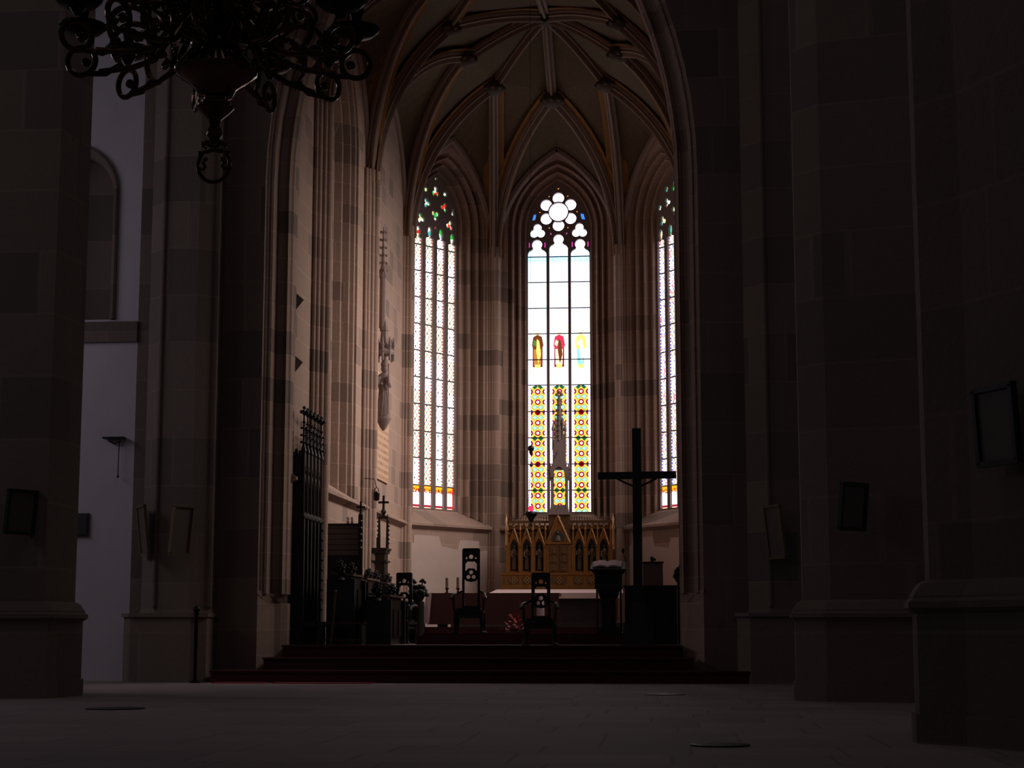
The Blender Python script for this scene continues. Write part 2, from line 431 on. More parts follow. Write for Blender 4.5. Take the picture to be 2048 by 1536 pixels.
def wall(name, p0, p1, win=None, mat='choir', z0=ZC, plaster=True):
    """choir wall from p0 to p1; a sloped string course under the window"""
    m, L = frame(p0, p1); w_, j_ = MB(), MB()
    if win:
        bay(w_, j_, L, ZT, L/2, win['hw'], win['R'], win['zs'], 3.98, 4.36, WPROF, .60, z0=z0, mat=m)
    else: w_.add([(0, 0, z0), (L, 0, z0), (L, 0, ZT), (0, 0, ZT)], [(0, 1, 2, 3)], mat=m)
    o = struct(w_.build(name, mat))
    if win: struct(j_.build('trim_'+str(win['n']), 'choir', o, smooth=False))
    c = MB()                                                                    # string course
    c.add([(-.05, 0, 3.99), (L+.05, 0, 3.99), (L+.05, -.17, 3.90), (-.05, -.17, 3.90), (-.05, -.17, 3.84), (L+.05, -.17, 3.84), (L+.05, 0, 3.74), (-.05, 0, 3.74)],
          [(0, 1, 2, 3), (3, 2, 5, 4), (4, 5, 6, 7), (0, 3, 4, 7), (1, 2, 5, 6)], mat=m)
    struct(c.build('string_course', 'choir', o))
    return o, m, L
# ---- centre window
def cw(px, py):
    X, Z = P(px, py, 51.3); return X-AX, Z
hwc = .95
WC = dict(hw=hwc, R=1.66, zs=12.85, n=1)
o, mC, L = wall('wall_back', LC[3], RC[3], WC)
rootC = struct(empty('window_1')); mw = mC @ Matrix.Translation((L/2, 0, 0)); rootC.matrix_world = mw
outer = arch_pts(0, hwc, 1.66, 12.85, 4.3, .03)
sp = .645; holes = []; RZ = cw(1124, 424)[1]
for k in (-1, 0, 1):
    x = k*sp; w_ = .28; cz = RZ-(1.0 if k else .845); r = .155; sh = cz-.13
    hd = [(x-w_, 4.40), (x-w_, sh-.16)]+[(x-w_+.20*(1-math.cos(PI/2*q/4)), sh-.16+.15*math.sin(PI/2*q/4)) for q in range(1, 4)]
    head = [(x+r*math.cos(a), cz+r*math.sin(a)*1.0) for a in [math.radians(222-264*q/14) for q in range(15)]]
    holes.append(hd+head+[(2*x-a, b) for a, b in hd][::-1])
holes.append(circ(0, RZ, .285, 32))
for k in range(6):
    a = PI/2+k*PI/3; cx, cz = .42*math.cos(a), RZ+.42*math.sin(a); pts = []
    for q in range(20):                                     # petal: circle trimmed by the inner ring
        b = 2*PI*q/20; x, z = cx+.175*math.cos(b), cz+.175*math.sin(b); dr = math.hypot(x, z-RZ)
        if dr < .312: x, z = x*.312/dr, RZ+(z-RZ)*.312/dr
        pts.append((x, z))
    holes.append(pts); b = a+PI/6; holes.append(circ(.56*math.cos(b), RZ+.56*math.sin(b), .030, 8))
for s in (-1, 1):
    holes.append(foil(s*.63, RZ-.60, .115, .125, 3))
    holes.append([(s*.66, RZ-.05), (s*.75, RZ-.06), (s*.80, RZ-.26), (s*.70, RZ-.24)][::s])
    for dx in (-.235, .235): holes.append([(s*sp+dx-.02, RZ-1.09), (s*sp+dx+.02, RZ-1.09), (s*sp+dx+.02, RZ-.91), (s*sp+dx-.02, RZ-.91)])
    holes.append([(s*.20, RZ-.70), (s*.27, RZ-.69), (s*.24, RZ-.61)][::s])
holes.append(circ(0, RZ+.72, .032, 8))
plate('tracery', outer, holes, .14, 'tracery', rootC, None, .54)
g = glass_obj('glass', rootC, arch_pts(0, hwc, 1.66, 12.85, 4.35, -.01), 'glass_c', None, .69)
b = MB()
for z in [cw(1125, y_)[1] for y_ in (980, 927.5, 874.5, 822, 769, 718, 666, 615, 563, 512)]:
    z_ = z
    for k in (-1, 0, 1): b.bb(k*sp-.29, k*sp+.29, .672, .685, z_-.016, z_+.016)
b.build('saddle_bar', 'lead', rootC)
# the three saints in the glass
def saint(x, robe, cloak, under, zt=10.0):
    f = MB(); mats = ['fg_maroon', robe, cloak, under, 'fg_skin', 'fg_pale', 'fg_yel', 'fg_green']
    def pg(pts, mi, y): f.add([(x+a, .689-y, zt+b_) for a, b_ in pts], [tuple(range(len(pts)))], mi)
    if robe != 'fg_teal': pg([(-.15, -.62), (-.15, -1.28), (.15, -1.28), (.15, -.62)], 0, .002)
    pg(circ(0, -.16, .145, 16)[::-1], 5, .003)
    pg([(-.06, -.22), (.06, -.22), (.05, -.34), (-.05, -.34)], 4, .004)
    pg([(-.17, -.62), (-.13, -.36), (0, -.30), (.13, -.36), (.18, -.62), (.12, -.75), (-.13, -.75)], 2, .005)
    pg([(-.12, -.74), (.11, -.74), (.10, -1.2), (-.02, -1.26), (-.11, -1.2)], 1, .006)
    pg([(-.02, -.42), (.05, -.50), (.10, -.9), (.02, -1.18), (-.04, -.8)], 3, .007)
    pg([(-.10, -.46), (-.02, -.5), (-.06, -.66), (-.14, -.6)], 7 if robe == 'fg_robe' else 4, .008)
    pg([(-.09, -1.2), (.09, -1.2), (.08, -1.31), (-.08, -1.31)], 6, .009)
    return f.build('saint_figure', mats, rootC)
saint(-sp, 'fg_robe', 'fg_brown', 'fg_yel'); saint(0, 'fg_skin', 'fg_red', 'fg_brown'); saint(sp, 'fg_teal', 'fg_yel', 'fg_pale')

# ---- oblique windows
def side_window(n, p0, p1, gmat, name):
    WD = dict(hw=.94, R=1.62, zs=12.72, n=n)
    o, m, L = wall(name, p0, p1, WD)
    root = struct(empty('window_'+str(n))); root.matrix_world = m @ Matrix.Translation((L/2, 0, 0))
    sp = .47; holes = []
    for k in range(4):
        x = -1.5*sp+k*sp; zs = 12.25 if k in (1, 2) else 12.2
        w_ = .165
        holes.append([(x-w_, 4.40), (x-w_, zs), (x-.05, zs+.03)]+[(x+.095*math.cos(a), zs+.19+.165*math.sin(a)) for a in [math.radians(215-250*q/8) for q in range(9)]]+[(x+.05, zs+.03), (x+w_, zs), (x+w_, 4.40)])
    for x, z, a, s_ in [(-.60, 12.78, .3, 1), (.60, 12.78, -.3, 1), (-.36, 13.28, .5, .95), (.36, 13.28, -.5, .95), (0, 12.98, PI, 1.05), (0, 13.68, 0, 1.05)]:
        holes.append(foil(x, z, .085*s_, .075*s_, 3, PI/2+a, 36))
    for x, z in [(-.40, 13.68), (.40, 13.68), (-.74, 13.20), (0, 12.60), (0, 14.08)]: holes.append(foil(x, z, .05, .042, 4, .4, 24) if x else circ(x, z, .05, 10))
    holes.append([(.66, 13.1), (.80, 13.1), (.72, 13.36)])
    plate('tracery', arch_pts(0, .94, 1.62, 12.72, 4.3, .03), holes, .07, 'tracery', root, None, .60)
    glass_obj('glass', root, arch_pts(0, .94, 1.62, 12.72, 4.35, -.01), gmat, None, .69)
    b = MB()
    for q in range(10):
        z = 5.05+q*.775
        for k in range(4): b.bb(-1.5*sp+k*sp-.165, -1.5*sp+k*sp+.165, .672, .685, z-.018, z+.018)
    b.build('saddle_bar', 'lead', root)
side_window(2, LC[2], LC[3], 'glass_l', 'wall_back_left')
side_window(3, RC[3], RC[2], 'glass_r', 'wall_back_right')
# ---- straight side walls
wall('wall_left', LC[1], LC[2], None)
def long_window(n, p0, p1, name):
    WD = dict(hw=1.15, R=2.0, zs=12.2, n=n)
    o, m, L = wall(name, p0, p1, WD)
    root = struct(empty('window_'+str(n))); root.matrix_world = m @ Matrix.Translation((L/2, 0, 0))
    holes = [lancet(-.8+k*.533, .19, 4.4, 11.9, .4) for k in range(4)]+[foil(x, z, .12, .11, 3) for x, z in ((-.5, 12.75), (.5, 12.75), (0, 13.3))]
    plate('tracery', arch_pts(0, 1.15, 2.0, 12.2, 4.3, .03), holes, .16, 'rib', root, None, .50)
    glass_obj('glass', root, arch_pts(0, 1.15, 2.0, 12.2, 4.35, -.01), 'glass_n', None, .68)
long_window(4, LC[0], LC[1], 'wall_left_2')
long_window(5, RC[1], RC[0], 'wall_right_2'); long_window(6, RC[2], RC[1], 'wall_right')
L0 = (-7.5, 33.4)
wall('wall_left_3', L0, LC[0], None); wall('wall_right_3', RC[0], (2*AX-L0[0], L0[1]), None)

# ---- wall shafts between the bays: a pier with clustered rolls
def shafts(name, c, ang, wide, deep, ztop=12.2):
    mb = MB(); R = Matrix.Translation((c[0], c[1], 0)) @ Matrix.Rotation(ang, 4, 'Z')      # local y points out of the wall into the choir
    h = wide/2
    mb.prism([(-h, -.1), (h, -.1), (h, .04), (h*.45, deep*.62), (-h*.45, deep*.62), (-h, .04)], ZC, ztop, mat=R)
    rolls = [(0, deep*.80, .095), (-h*.42, deep*.62, .055), (h*.42, deep*.62, .055), (-h*.72, deep*.34, .06), (h*.72, deep*.34, .06), (-h*1.0, .05, .045), (h*1.0, .05, .045)]
    for x, y, r in rolls:
        mb.lathe([(r*1.5, ZC), (r*1.5, ZC+.35), (r, ZC+.5), (r, ztop)], (x, y, 0), 12, mat=R)
    return struct(mb.build(name, 'choir', smooth=True))
k = 1
for c, a, wd, dp in [(LC[0], -PI/2, .8, .30), (LC[1], -PI/2, .8, .28), (LC[2], -PI/2-.47, .42, .26), (LC[3], PI+.47, .42, .28), (RC[3], PI-.47, .42, .28), (RC[2], PI/2+.47, .42, .26), (RC[1], PI/2, .8, .42), (RC[0], PI/2, .8, .42)]:
    shafts('trim_%d' % (10+k), c, a, wd, dp); k += 1

# ------------------------------------------------------------------ vault
ZS = 11.9
C0 = Vector((AX, 46.3, 17.9)); C1 = Vector((AX, 38.7, 17.3)); TC = Vector((AX, 41.9, 17.35))
def V3(p, z): return Vector((p[0], p[1], z))
WBL = {}
def mid_boss(px, py, z):                    # boss fixed by its height: solve the depth along the pixel ray
    d = RM @ Vector(((px-1024)/FP, (768-py)/FP, -1)); s = (z-EYE)/d.z; return Vector((d.x*s, d.y*s, z))
BL3 = Vector((-5.0, 47.75, 16.42)); BC = Vector((AX, 48.75, 16.32)); BL2 = Vector((-5.45, 44.8, 16.3)); TL = Vector((-5.55, 42.1, 16.2)); BL1 = Vector((-5.5, 38.7, 15.9)); T0L = Vector((-5.5, 35.7, 15.8))
def mir(v): return Vector((2*AX-v.x, v.y, v.z))
def rib_curve(c, b, n=14):
    a = Vector((b.x-c.x, b.y-c.y)); A = a.length; H = b.z-c.z; R = (A*A+H*H)/(2*A); th = math.asin(min(1, H/R)); th = th if R > A-1e-6 else PI-th
    return [Vector((c.x+a.x/A*(R-R*math.cos(th*k/n)), c.y+a.y/A*(R-R*math.cos(th*k/n)), c.z+R*math.sin(th*k/n))) for k in range(n+1)]
web = MB()
def ruled(A, B, m=4):
    n = len(A); vs = [A[i].lerp(B[i], j/m) for i in range(n) for j in range(m+1)]
    web.add(vs, [(i*(m+1)+j, i*(m+1)+j+1, (i+1)*(m+1)+j+1, (i+1)*(m+1)+j) for i in range(n-1) for j in range(m)])
def apex(p, q, z=15.2): return Vector(((p[0]+q[0])/2, (p[1]+q[1])/2, z))
RIBS = []
def fan(corner, nodes):
    c = V3(corner, ZS); cur = [rib_curve(c, n_) for n_ in nodes]
    for a, b in zip(cur, cur[1:]): ruled(a, b)
    return cur
def side(f):
    g = (lambda v: v) if f == 1 else mir
    lc = LC if f == 1 else RC
    aps = [apex(lc[0], lc[1]), apex(lc[1], lc[2]), apex(lc[2], lc[3])]; apc = apex(LC[3], RC[3])
    c0 = fan(lc[0], [g(T0L), g(BL1), aps[0]])
    c1 = fan(lc[1], [aps[0], g(BL1), g(TL), g(BL2), aps[1]])
    c2 = fan(lc[2], [aps[1], g(BL2), g(BL3), aps[2]])
    c3 = fan(lc[3], [aps[2], g(BL3), BC, apc])
    RIBS.extend([c0[0], c0[1], c1[1], c1[2], c1[3], c2[1], c2[2], c3[1], c3[2]])
    for wr in (c0[-1], c1[0], c1[-1], c2[0], c2[-1], c3[0], c3[-1]): WALLRIBS.append(wr)
    for a, b, c_, d in ((g(BL1), C1, TC, g(TL)), (g(TL), TC, C0, g(BL2))):
        web.add([a, b, c_, d], [(0, 1, 2), (0, 2, 3)])
    web.add([g(T0L), Vector((AX, 35.7, 17.3)), C1, g(BL1)], [(0, 1, 2), (0, 2, 3)])
    web.add([g(BL2), C0, g(BL3)], [(0, 1, 2)]); web.add([g(BL3), C0, BC], [(0, 1, 2)])
    def st(a, b, h=.12): return [a.lerp(b, k/6)+Vector((0, 0, h*math.sin(PI*k/6))) for k in range(7)]
    RIBS.extend([st(g(BL2), C0), st(g(BL3), C0), st(g(TL), C0), st(g(TL), C1), st(g(BL1), C1)])
    RIBS.append(st(g(T0L), C1))
WALLRIBS = []
side(1); side(-1)
RIBS.append([BC.lerp(C0, k/6) for k in range(7)]); RIBS.append([C0.lerp(TC, k/3) for k in range(4)]); RIBS.append([TC.lerp(C1, k/3) for k in range(4)])
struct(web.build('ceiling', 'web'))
def sweep(mb, pts, prof, mats):
    """prof: list of (side, down); mats per segment"""
    n = len(prof); vs = []
    for i, p in enumerate(pts):
        t = (pts[min(i+1, len(pts)-1)]-pts[max(i-1, 0)]).normalized()
        hd = Vector((pts[-1].x-pts[0].x, pts[-1].y-pts[0].y, 0)).normalized()
        s_ = hd.cross(Vector((0, 0, 1))); dn = t.cross(s_); 
        if dn.z > 0 or (abs(dn.z) < .15 and dn.dot(hd) < 0): dn = -dn
        if dn.dot(Vector((hd.x, hd.y, -1))) < 0: dn = -dn
        for a, b in prof: vs.append(p+s_*a+dn*b)
    b0 = len(mb.v); mb.add(vs, [])
    for i in range(len(pts)-1):
        for k in range(n-1): mb.f.append([b0+i*n+k, b0+i*n+k+1, b0+(i+1)*n+k+1, b0+(i+1)*n+k]); mb.mi.append(mats[k])
RP = [(-.30, .0), (-.30, .03), (-.14, .03), (-.14, .10), (-.10, .13), (-.125, .18), (-.09, .21), (-.045, .19), (-.04, .30), (-.022, .33), (.022, .33), (.04, .30), (.045, .19), (.09, .21), (.125, .18), (.10, .13), (.14, .10), (.14, .03), (.30, .03), (.30, 0)]
RMT = [1, 1, 0, 0, 0, 0, 0, 0, 0, 0, 0, 0, 0, 0, 0, 0, 0, 1, 1]
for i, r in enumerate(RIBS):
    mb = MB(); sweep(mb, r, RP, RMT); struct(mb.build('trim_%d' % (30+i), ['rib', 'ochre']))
for i, r in enumerate(WALLRIBS):
    mb = MB(); sweep(mb, r, [(-.10, -.02), (-.10, .10), (-.04, .16), (.04, .16), (.10, .10), (.10, -.02)], [0]*5); struct(mb.build('trim_%d' % (80+i), 'rib'))
def boss(v, r=.26, shield=False):
    mb = MB(); mb.lathe([(r*.9, .05), (r*1.1, -.12), (r*1.15, -.26), (r*.9, -.36), (r*.5, -.42), (.02, -.44)], tuple(v), 14)
    for k in range(8):
        a = k*PI/4; mb.sph((v.x+r*1.05*math.cos(a), v.y+r*1.05*math.sin(a), v.z-.24), r*.32, 8)
    return mb
allb = [(C0, .33), (BC, .26), (TC, .3), (C1, .3)]+[(g, .25) for v in (BL3, BL2, TL, BL1) for g in (v, mir(v))]
for i, (v, r) in enumerate(allb): struct(boss(v, r).build('trim_%d' % (110+i), 'boss', smooth=True))
b = MB(); v = C0                                                              # painted shield on the main keystone
b.add([(v.x-.16, v.y-.40, v.z-.14), (v.x+.16, v.y-.40, v.z-.14), (v.x+.16, v.y-.42, v.z-.34), (v.x, v.y-.43, v.z-.48), (v.x-.16, v.y-.42, v.z-.34)], [(0, 4, 3, 2, 1)])
struct(b.build('trim_130', 'niche'))

# ------------------------------------------------------------------ nave: west face of the choir arch, aisle wall, piers, floor
YF = 32.5
m, L = frame((-10.3, YF), (3.6, YF))
m2 = m
w_, j_ = MB(), MB()
NP = [(.42, 0), (.41, .06), (.37, .08), (.37, .14), (.33, .18), (.33, .13), (.29, .16), (.26, .50), (.14, .58), (.11, .50), (.08, .54), (.06, .46), (.03, .58), (0, .62), (0, 1.0)]
uc = -3.68+10.3; hwA = 3.745
bay(w_, j_, L, 19.0, uc, hwA, 9.8, 9.6, 1.62, 1.62, NP, 1.0, z0=1.62, mat=m)
# lower part: the jamb dies into a plainer chamfer
low = MB()
for s, e in ((-1, 0), (1, L)):
    f = lambda u: uc+s*u
    a = [(f(hwA+.42), 0), (f(hwA+.27), .42), (f(hwA+.16), .56), (f(hwA+.10), .62), (f(hwA), .70), (f(hwA), 1.0)]
    w_.add([(e, 0, 0), (a[0][0], 0, 0), (a[0][0], 0, 1.62), (e, 0, 1.62)], [(0, 1, 2, 3)], mat=m)
    bm = [(a[0][0], 0), (f(hwA+.28), .30), (f(hwA+.20), .48), (f(hwA+.10), .58), (f(hwA), .72), (f(hwA), 1.0)]
    vs = [(x, y, z) for z in (.25, 1.45) for x, y in bm[1:]]; k = 5
    low.add(vs, [(i, i+1, k+i+1, k+i) for i in range(k-1)], mat=m)
    low.add([(bm[0][0], 0, 0), (bm[1][0], bm[1][1], 0), (bm[1][0], bm[1][1], 1.45), (bm[0][0]-s*.02, .02, 1.62), (bm[0][0], 0, 1.62)], [(0, 1, 2, 4)], mat=m)
    low.add([(f(hwA+.28), .30, 1.45), (f(hwA+.20), .48, 1.45), (f(hwA+.10), .58, 1.45), (f(hwA), .72, 1.45), (f(hwA), .66, 1.64), (f(hwA+.16), .5, 1.64), (f(hwA+.27), .28, 1.62), (f(hwA+.42), -.02, 1.70), (f(hwA+.42), -.02, 1.62)], [(0, 1, 2, 3, 4, 5, 6), (0, 6, 7, 8)], mat=m)
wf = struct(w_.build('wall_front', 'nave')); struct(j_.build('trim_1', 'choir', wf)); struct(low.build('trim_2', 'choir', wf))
# return walls behind the arch, closing the choir to the nave
b = MB(); b.bb(-7.75, -7.45, YF+.99, YF+1.0, 0, 19); 
b.bb(.05, 1.2, YF+.99, YF+1.0, 0, 19)
struct(b.build('wall_front_inner', 'choir'))
# aisle wall (limewashed) with a blind round-headed niche
niche_c = P(163, 470, YF)[0]; zt = P(163, 318, YF)[1]; hw_ = P(222, 470, YF)[0]-niche_c; zb = P(163, 640, YF)[1]
m, L = frame((-22, YF), (-10.3, YF)); w_, j_ = MB(), MB()
bay(w_, j_, L, 19, niche_c+22, hw_, hw_+.25, zt-hw_*1.15, zb, zb, [(.14, 0), (.14, -.05), (.10, -.07), (.04, -.05), (.02, .06), (.0, .08), (-.02, .14), (-.04, .25), (-.05, .45)], .45, z0=0, mat=m)
aw = struct(w_.build('wall_back_aisle', 'aisle')); struct(j_.build('trim_3', 'nave', aw))
nb = MB(); nb.bb(niche_c-hw_-.1, niche_c+hw_+.1, YF+.44, YF+.46, zb, zt+.3); struct(nb.build('trim_4', 'nave', aw))
c = MB(); c.bb(-22, -10.3, YF-.06, YF, zb-.45, zb-.05); struct(c.build('trim_5', 'nave', aw))

fl = MB(); fl.bb(-24, 14, 4, YF, -.1, 0); struct(fl.build('floor', 'floor'))
fl = MB(); fl.bb(-7.6, .85, 33.3, 51, ZC-.12, ZC); struct(fl.build('floor_choir', 'floor'))

def pillar(poly, label, top=17):
    cx = sum(p[0] for p in poly)/len(poly); cy = sum(p[1] for p in poly)/len(poly); n = len(poly)
    root = thing('nave_pillar', label, 'pillar', (cx, cy, 0))
    hw = sum(math.hypot(x-cx, y-cy) for x, y in poly)/n
    def oc(d): return [((x-cx)*(hw+d)/hw, (y-cy)*(hw+d)/hw) for x, y in poly]
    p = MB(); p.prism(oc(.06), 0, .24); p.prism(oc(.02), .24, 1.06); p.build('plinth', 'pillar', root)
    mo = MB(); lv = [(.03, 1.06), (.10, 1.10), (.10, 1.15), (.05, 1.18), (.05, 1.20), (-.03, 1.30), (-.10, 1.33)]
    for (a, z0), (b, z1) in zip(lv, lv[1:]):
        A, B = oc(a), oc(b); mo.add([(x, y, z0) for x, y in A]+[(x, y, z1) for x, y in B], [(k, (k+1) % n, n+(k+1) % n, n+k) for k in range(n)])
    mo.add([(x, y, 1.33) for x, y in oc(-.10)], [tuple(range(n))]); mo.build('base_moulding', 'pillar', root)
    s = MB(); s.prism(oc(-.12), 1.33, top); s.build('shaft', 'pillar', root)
pillar([(-10.9, 23.7), (-8.67, 23.7), (-8.56, 24.8), (-9.2, 25.9), (-10.4, 25.9), (-11.0, 24.8)], 'broad brown stone pillar at the left edge, with a low moulded plinth')
pillar([(1.59, 23.95), (1.96, 23.55), (3.4, 23.2), (4.1, 24.2), (3.6, 25.6), (2.3, 25.8), (1.62, 24.6)], 'dark many-sided stone pillar in the middle of the right-hand row')
pillar([(1.99, 15.15), (1.99, 14.86), (2.32, 14.5), (2.95, 13.3), (4.3, 13.3), (4.8, 14.5), (4.6, 15.8), (3.6, 16.8), (2.6, 16.4)], 'nearest massive stone pillar at the right edge, standing on a tall plinth')
def respond(x0, x1, label, mir_=1):
    """half pier standing against the west wall of the choir arch"""
    root = thing('wall_pier', label, 'pier', ((x0+x1)/2, YF, 0)); h = (x1-x0)/2
    def pl(d): return [(-h-d, .0), (-h-d, -.42-d), (-h+.38-d*.4, -.80-d), (h-.3+d*.4, -.80-d), (h+d, -.5-d), (h+d, 0)]
    p = MB(); p.prism([(-h-.22, 0), (-h-.22, -.72), (-h-.02, -.98), (h-.22, -.98), (h+.02, -.75), (h+.02, 0)], 0, 1.18); p.build('plinth', 'pillar', root)
    q = MB(); q.prism([(-h-.26, 0), (-h-.26, -.75), (-h-.04, -1.03), (h-.20, -1.03), (h+.05, -.78), (h+.05, 0)], 1.18, 1.25); q.prism(pl(.02), 1.25, 1.36, scale1=.96, c=(0, 0)); q.build('base_moulding', 'pillar', root)
    s = MB(); s.prism(pl(0), 1.30, 17)
    s.lathe([(.055, 1.36), (.055, 17)], (h-.02, -.50, 0), 10); s.lathe([(.05, 1.36), (.05, 17)], (-h+.36, -.80, 0), 10)
    s.build('shaft', 'pillar', root); return root
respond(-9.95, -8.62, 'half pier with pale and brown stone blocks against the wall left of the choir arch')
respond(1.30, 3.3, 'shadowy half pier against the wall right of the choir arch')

# steps up to the choir
st = thing('choir_steps', 'three broad steps covered in dark red carpet leading up to the choir', 'steps', (AX, YF, 0))
def step(y0, y1, x0, x1, z0, z1, nm='step'):
    b = MB(); b.bb(x0-AX, x1-AX, y0-YF, y1-YF, 0, z1-.02); b.bb(x0-AX-.02, x1-AX+.02, y0-YF-.03, y1-YF, z1-.035, z1); b.build(nm, 'carpet', st)
step(31.55, 32.15, -8.45, 1.25, 0, .22); step(32.15, 32.75, -7.62, .27, .22, .44); step(32.75, 33.4, -7.40, .05, .44, ZC+.005)
def rug(x0, x1, y0, y1, label):
    b = MB(); b.bb(x0, x1, y0, y1, 0.002, .014); tag(b.build('red_carpet', 'carpet2'), label, 'carpet')
rug(-8.3, -7.35, 31.05, 31.5, 'small red carpet piece on the floor, left of its neighbour before the steps')
rug(-7.2, -5.4, 31.0, 31.5, 'longer red carpet piece on the floor at the foot of the left steps')
# floor cover
b = MB(); gx = P(1440, 1484, 14.4)[0]; b.lathe([(.24, .002), (.24, .012), (.20, .014)], (gx, 14.4, 0), 28); tag(b.build('floor_cover', 'iron'), 'round dark metal cover set in the floor near the right pillar', 'cover')
b = MB(); b.lathe([(.3, .002), (.3, .010), (.26, .012)], (P(1330, 1388, 26)[0], 26, 0), 28); tag(b.build('floor_cover', 'iron'), 'faint round cover in the floor in front of the choir steps', 'cover')
b = MB(); b.lathe([(.35, .002), (.35, .010), (.3, .012)], (P(230, 1418, 20.6)[0], 20.6, 0), 28); tag(b.build('floor_cover', 'iron'), 'faint round cover in the floor near the left pillar', 'cover')

# ------------------------------------------------------------------ things in the nave
def panel(px0, px1, py0, py1, Y, tilt, label, yaw=0, edge='palew'):
    """framed picture hung on a pier, leaning out at its top"""
    x0, z1 = P(px0, py0, Y); x1, z0 = P(px1, py1, Y); h = z1-z0; w_ = .46
    root = thing('framed_panel', label, 'picture', ((x0+x1)/2, Y, z0), yaw)
    root.rotation_euler = (tilt, 0, yaw)
    b = MB(); b.box((0, 0, h/2), (w_, .03, h)); b.build('picture', 'board', root)
    f = MB()
    for s in (-1, 1): f.box((s*w_/2, -.01, h/2), (.045, .06, h))
    for z in (0, h): f.box((0, -.01, z), (w_+.045, .06, .045))
    f.build('frame', edge, root)
    return root
panel(284, 302, 1012, 1108, 31.68, .12, 'framed panel seen edge on at the left of the half pier left of the arch', -1.0)
panel(350, 368, 1012, 1108, 31.42, .12, 'framed panel seen edge on at the right of the half pier left of the arch', 1.0)
panel(1545, 1566, 1012, 1115, 31.45, .12, 'framed panel with a pale edge on the half pier right of the arch', -1.0)
panel(22, 54, 982, 1066, 23.60, .10, 'dark framed panel on the left edge pillar', 1.05, 'plaque')
panel(1686, 1716, 968, 1058, 23.22, .12, 'dark framed panel on the front of the middle right pillar', .75, 'plaque')
panel(1962, 2034, 776, 925, 13.92, .06, 'large dark framed panel on the nearest right pillar', -1.09, 'plaque')
x0, z1 = P(133, 1027, YF); x1, z0 = P(178, 1073, YF)
b = MB(); b.bb(x0, x1, YF-.05, YF-.005, z0, z1); b.bb(x0+.03, x1-.03, YF-.065, YF-.05, z0+.03, z1-.03); tag(b.build('wall_plaque', 'plaque'), 'black square plaque on the white aisle wall', 'plaque')
x, z = P(228, 878, YF-.1); t = thing('wall_bracket', 'dark metal bracket with a hanging chain on the white aisle wall', 'bracket', (x, YF, z))
b = MB(); b.bb(-.20, .22, -.20, -.02, 0, .035); b.build('shelf', 'iron', t)
b = MB(); b.tube([(-.12, -.04, -.03), (0, -.08, -.09), (.13, -.1, -.05)], .012); b.build('stay', 'iron', t)
b = MB(); b.tube([(.11, -.1, 0), (.10, -.1, -.4), (.10, -.1, -.70)], .009); b.sph((.10, -.1, -.72), .025); b.build('chain', 'iron', t)
x, _ = P(391, 1300, 31.3); t = thing('barrier_post', 'dark slender barrier post beside the half pier left of the arch', 'post', (x, 31.3, 0))
b = MB(); b.lathe([(.10, 0), (.10, .02), (.04, .05), (.032, .10), (.032, 1.2), (.05, 1.22), (.05, 1.25)], n=14); b.build('post', 'iron', t, True); b = MB(); b.sph((0, 0, 1.31), .065); b.build('knob', 'iron', t, True)

# chandelier
CY = 13.05; cx, cz = P(432, 150, CY)
ch = thing('chandelier', 'large ornate brass chandelier with scrolled arms and drip pans hanging in the nave', 'chandelier', (cx, CY, 0))
def cz_(py): return P(432, py, CY)[1]
b = MB(); k = CY/FP
prof = [(.02, cz_(218)), (30*k, cz_(212)), (31*k, cz_(205)), (26*k, cz_(202)), (26*k, cz_(198)), (36*k, cz_(194)), (42*k, cz_(180)), (55*k, cz_(169)), (72*k, cz_(159)), (86*k, cz_(149)), (88*k, cz_(142)), (84*k, cz_(136)), (73*k, cz_(121)), (53*k, cz_(101)), (32*k, cz_(90)), (22*k, cz_(84)), (.02, cz_(82))]
b.lathe(prof, n=40); b.build('bowl', 'bowl', ch, True)
b = MB(); b.lathe([(.02, cz_(262)), (10*k, cz_(258)), (13*k, cz_(240)), (30*k, cz_(226)), (40*k, cz_(216)), (40*k, cz_(212)), (28*k, cz_(208)), (.02, cz_(206))], n=28); b.build('lower_collar', 'brass', ch, True)
b = MB(); b.sph((0, 0, cz_(266)), 17*k, 18); b.lathe([(9*k, cz_(296)), (25*k, cz_(292)), (27*k, cz_(287)), (14*k, cz_(280)), (8*k, cz_(276))], n=20); b.build('ball', 'bowl', ch, True)
b = MB()                                               # pendant scroll ring
zc = cz_(330)
for s in (-1, 1):
    pts = []
    for q in range(22):
        a = math.radians(100-q*12.2); r = (34 if q > 3 else 30)*k
        pts.append((s*(r*math.cos(a)), 0, zc+r*math.sin(a)*1.08))
    b.tube(pts, 4.2*k, 8)
    b.tube([(s*24*k, 0, zc+8*k), (s*18*k, 0, zc-4*k), (s*24*k, 0, zc-10*k), (s*31*k, 0, zc-6*k)], 3.5*k, 6); b.sph((s*18*k, 0, zc+12*k), 5*k); b.sph((s*30*k, 0, zc+26*k), 5.5*k)
for q in range(12):
    a = q*PI/6; b.sph((24*k*math.cos(a), 24*k*math.sin(a), cz_(291)), 4.5*k)
b.build('pendant', 'brass', ch, True)
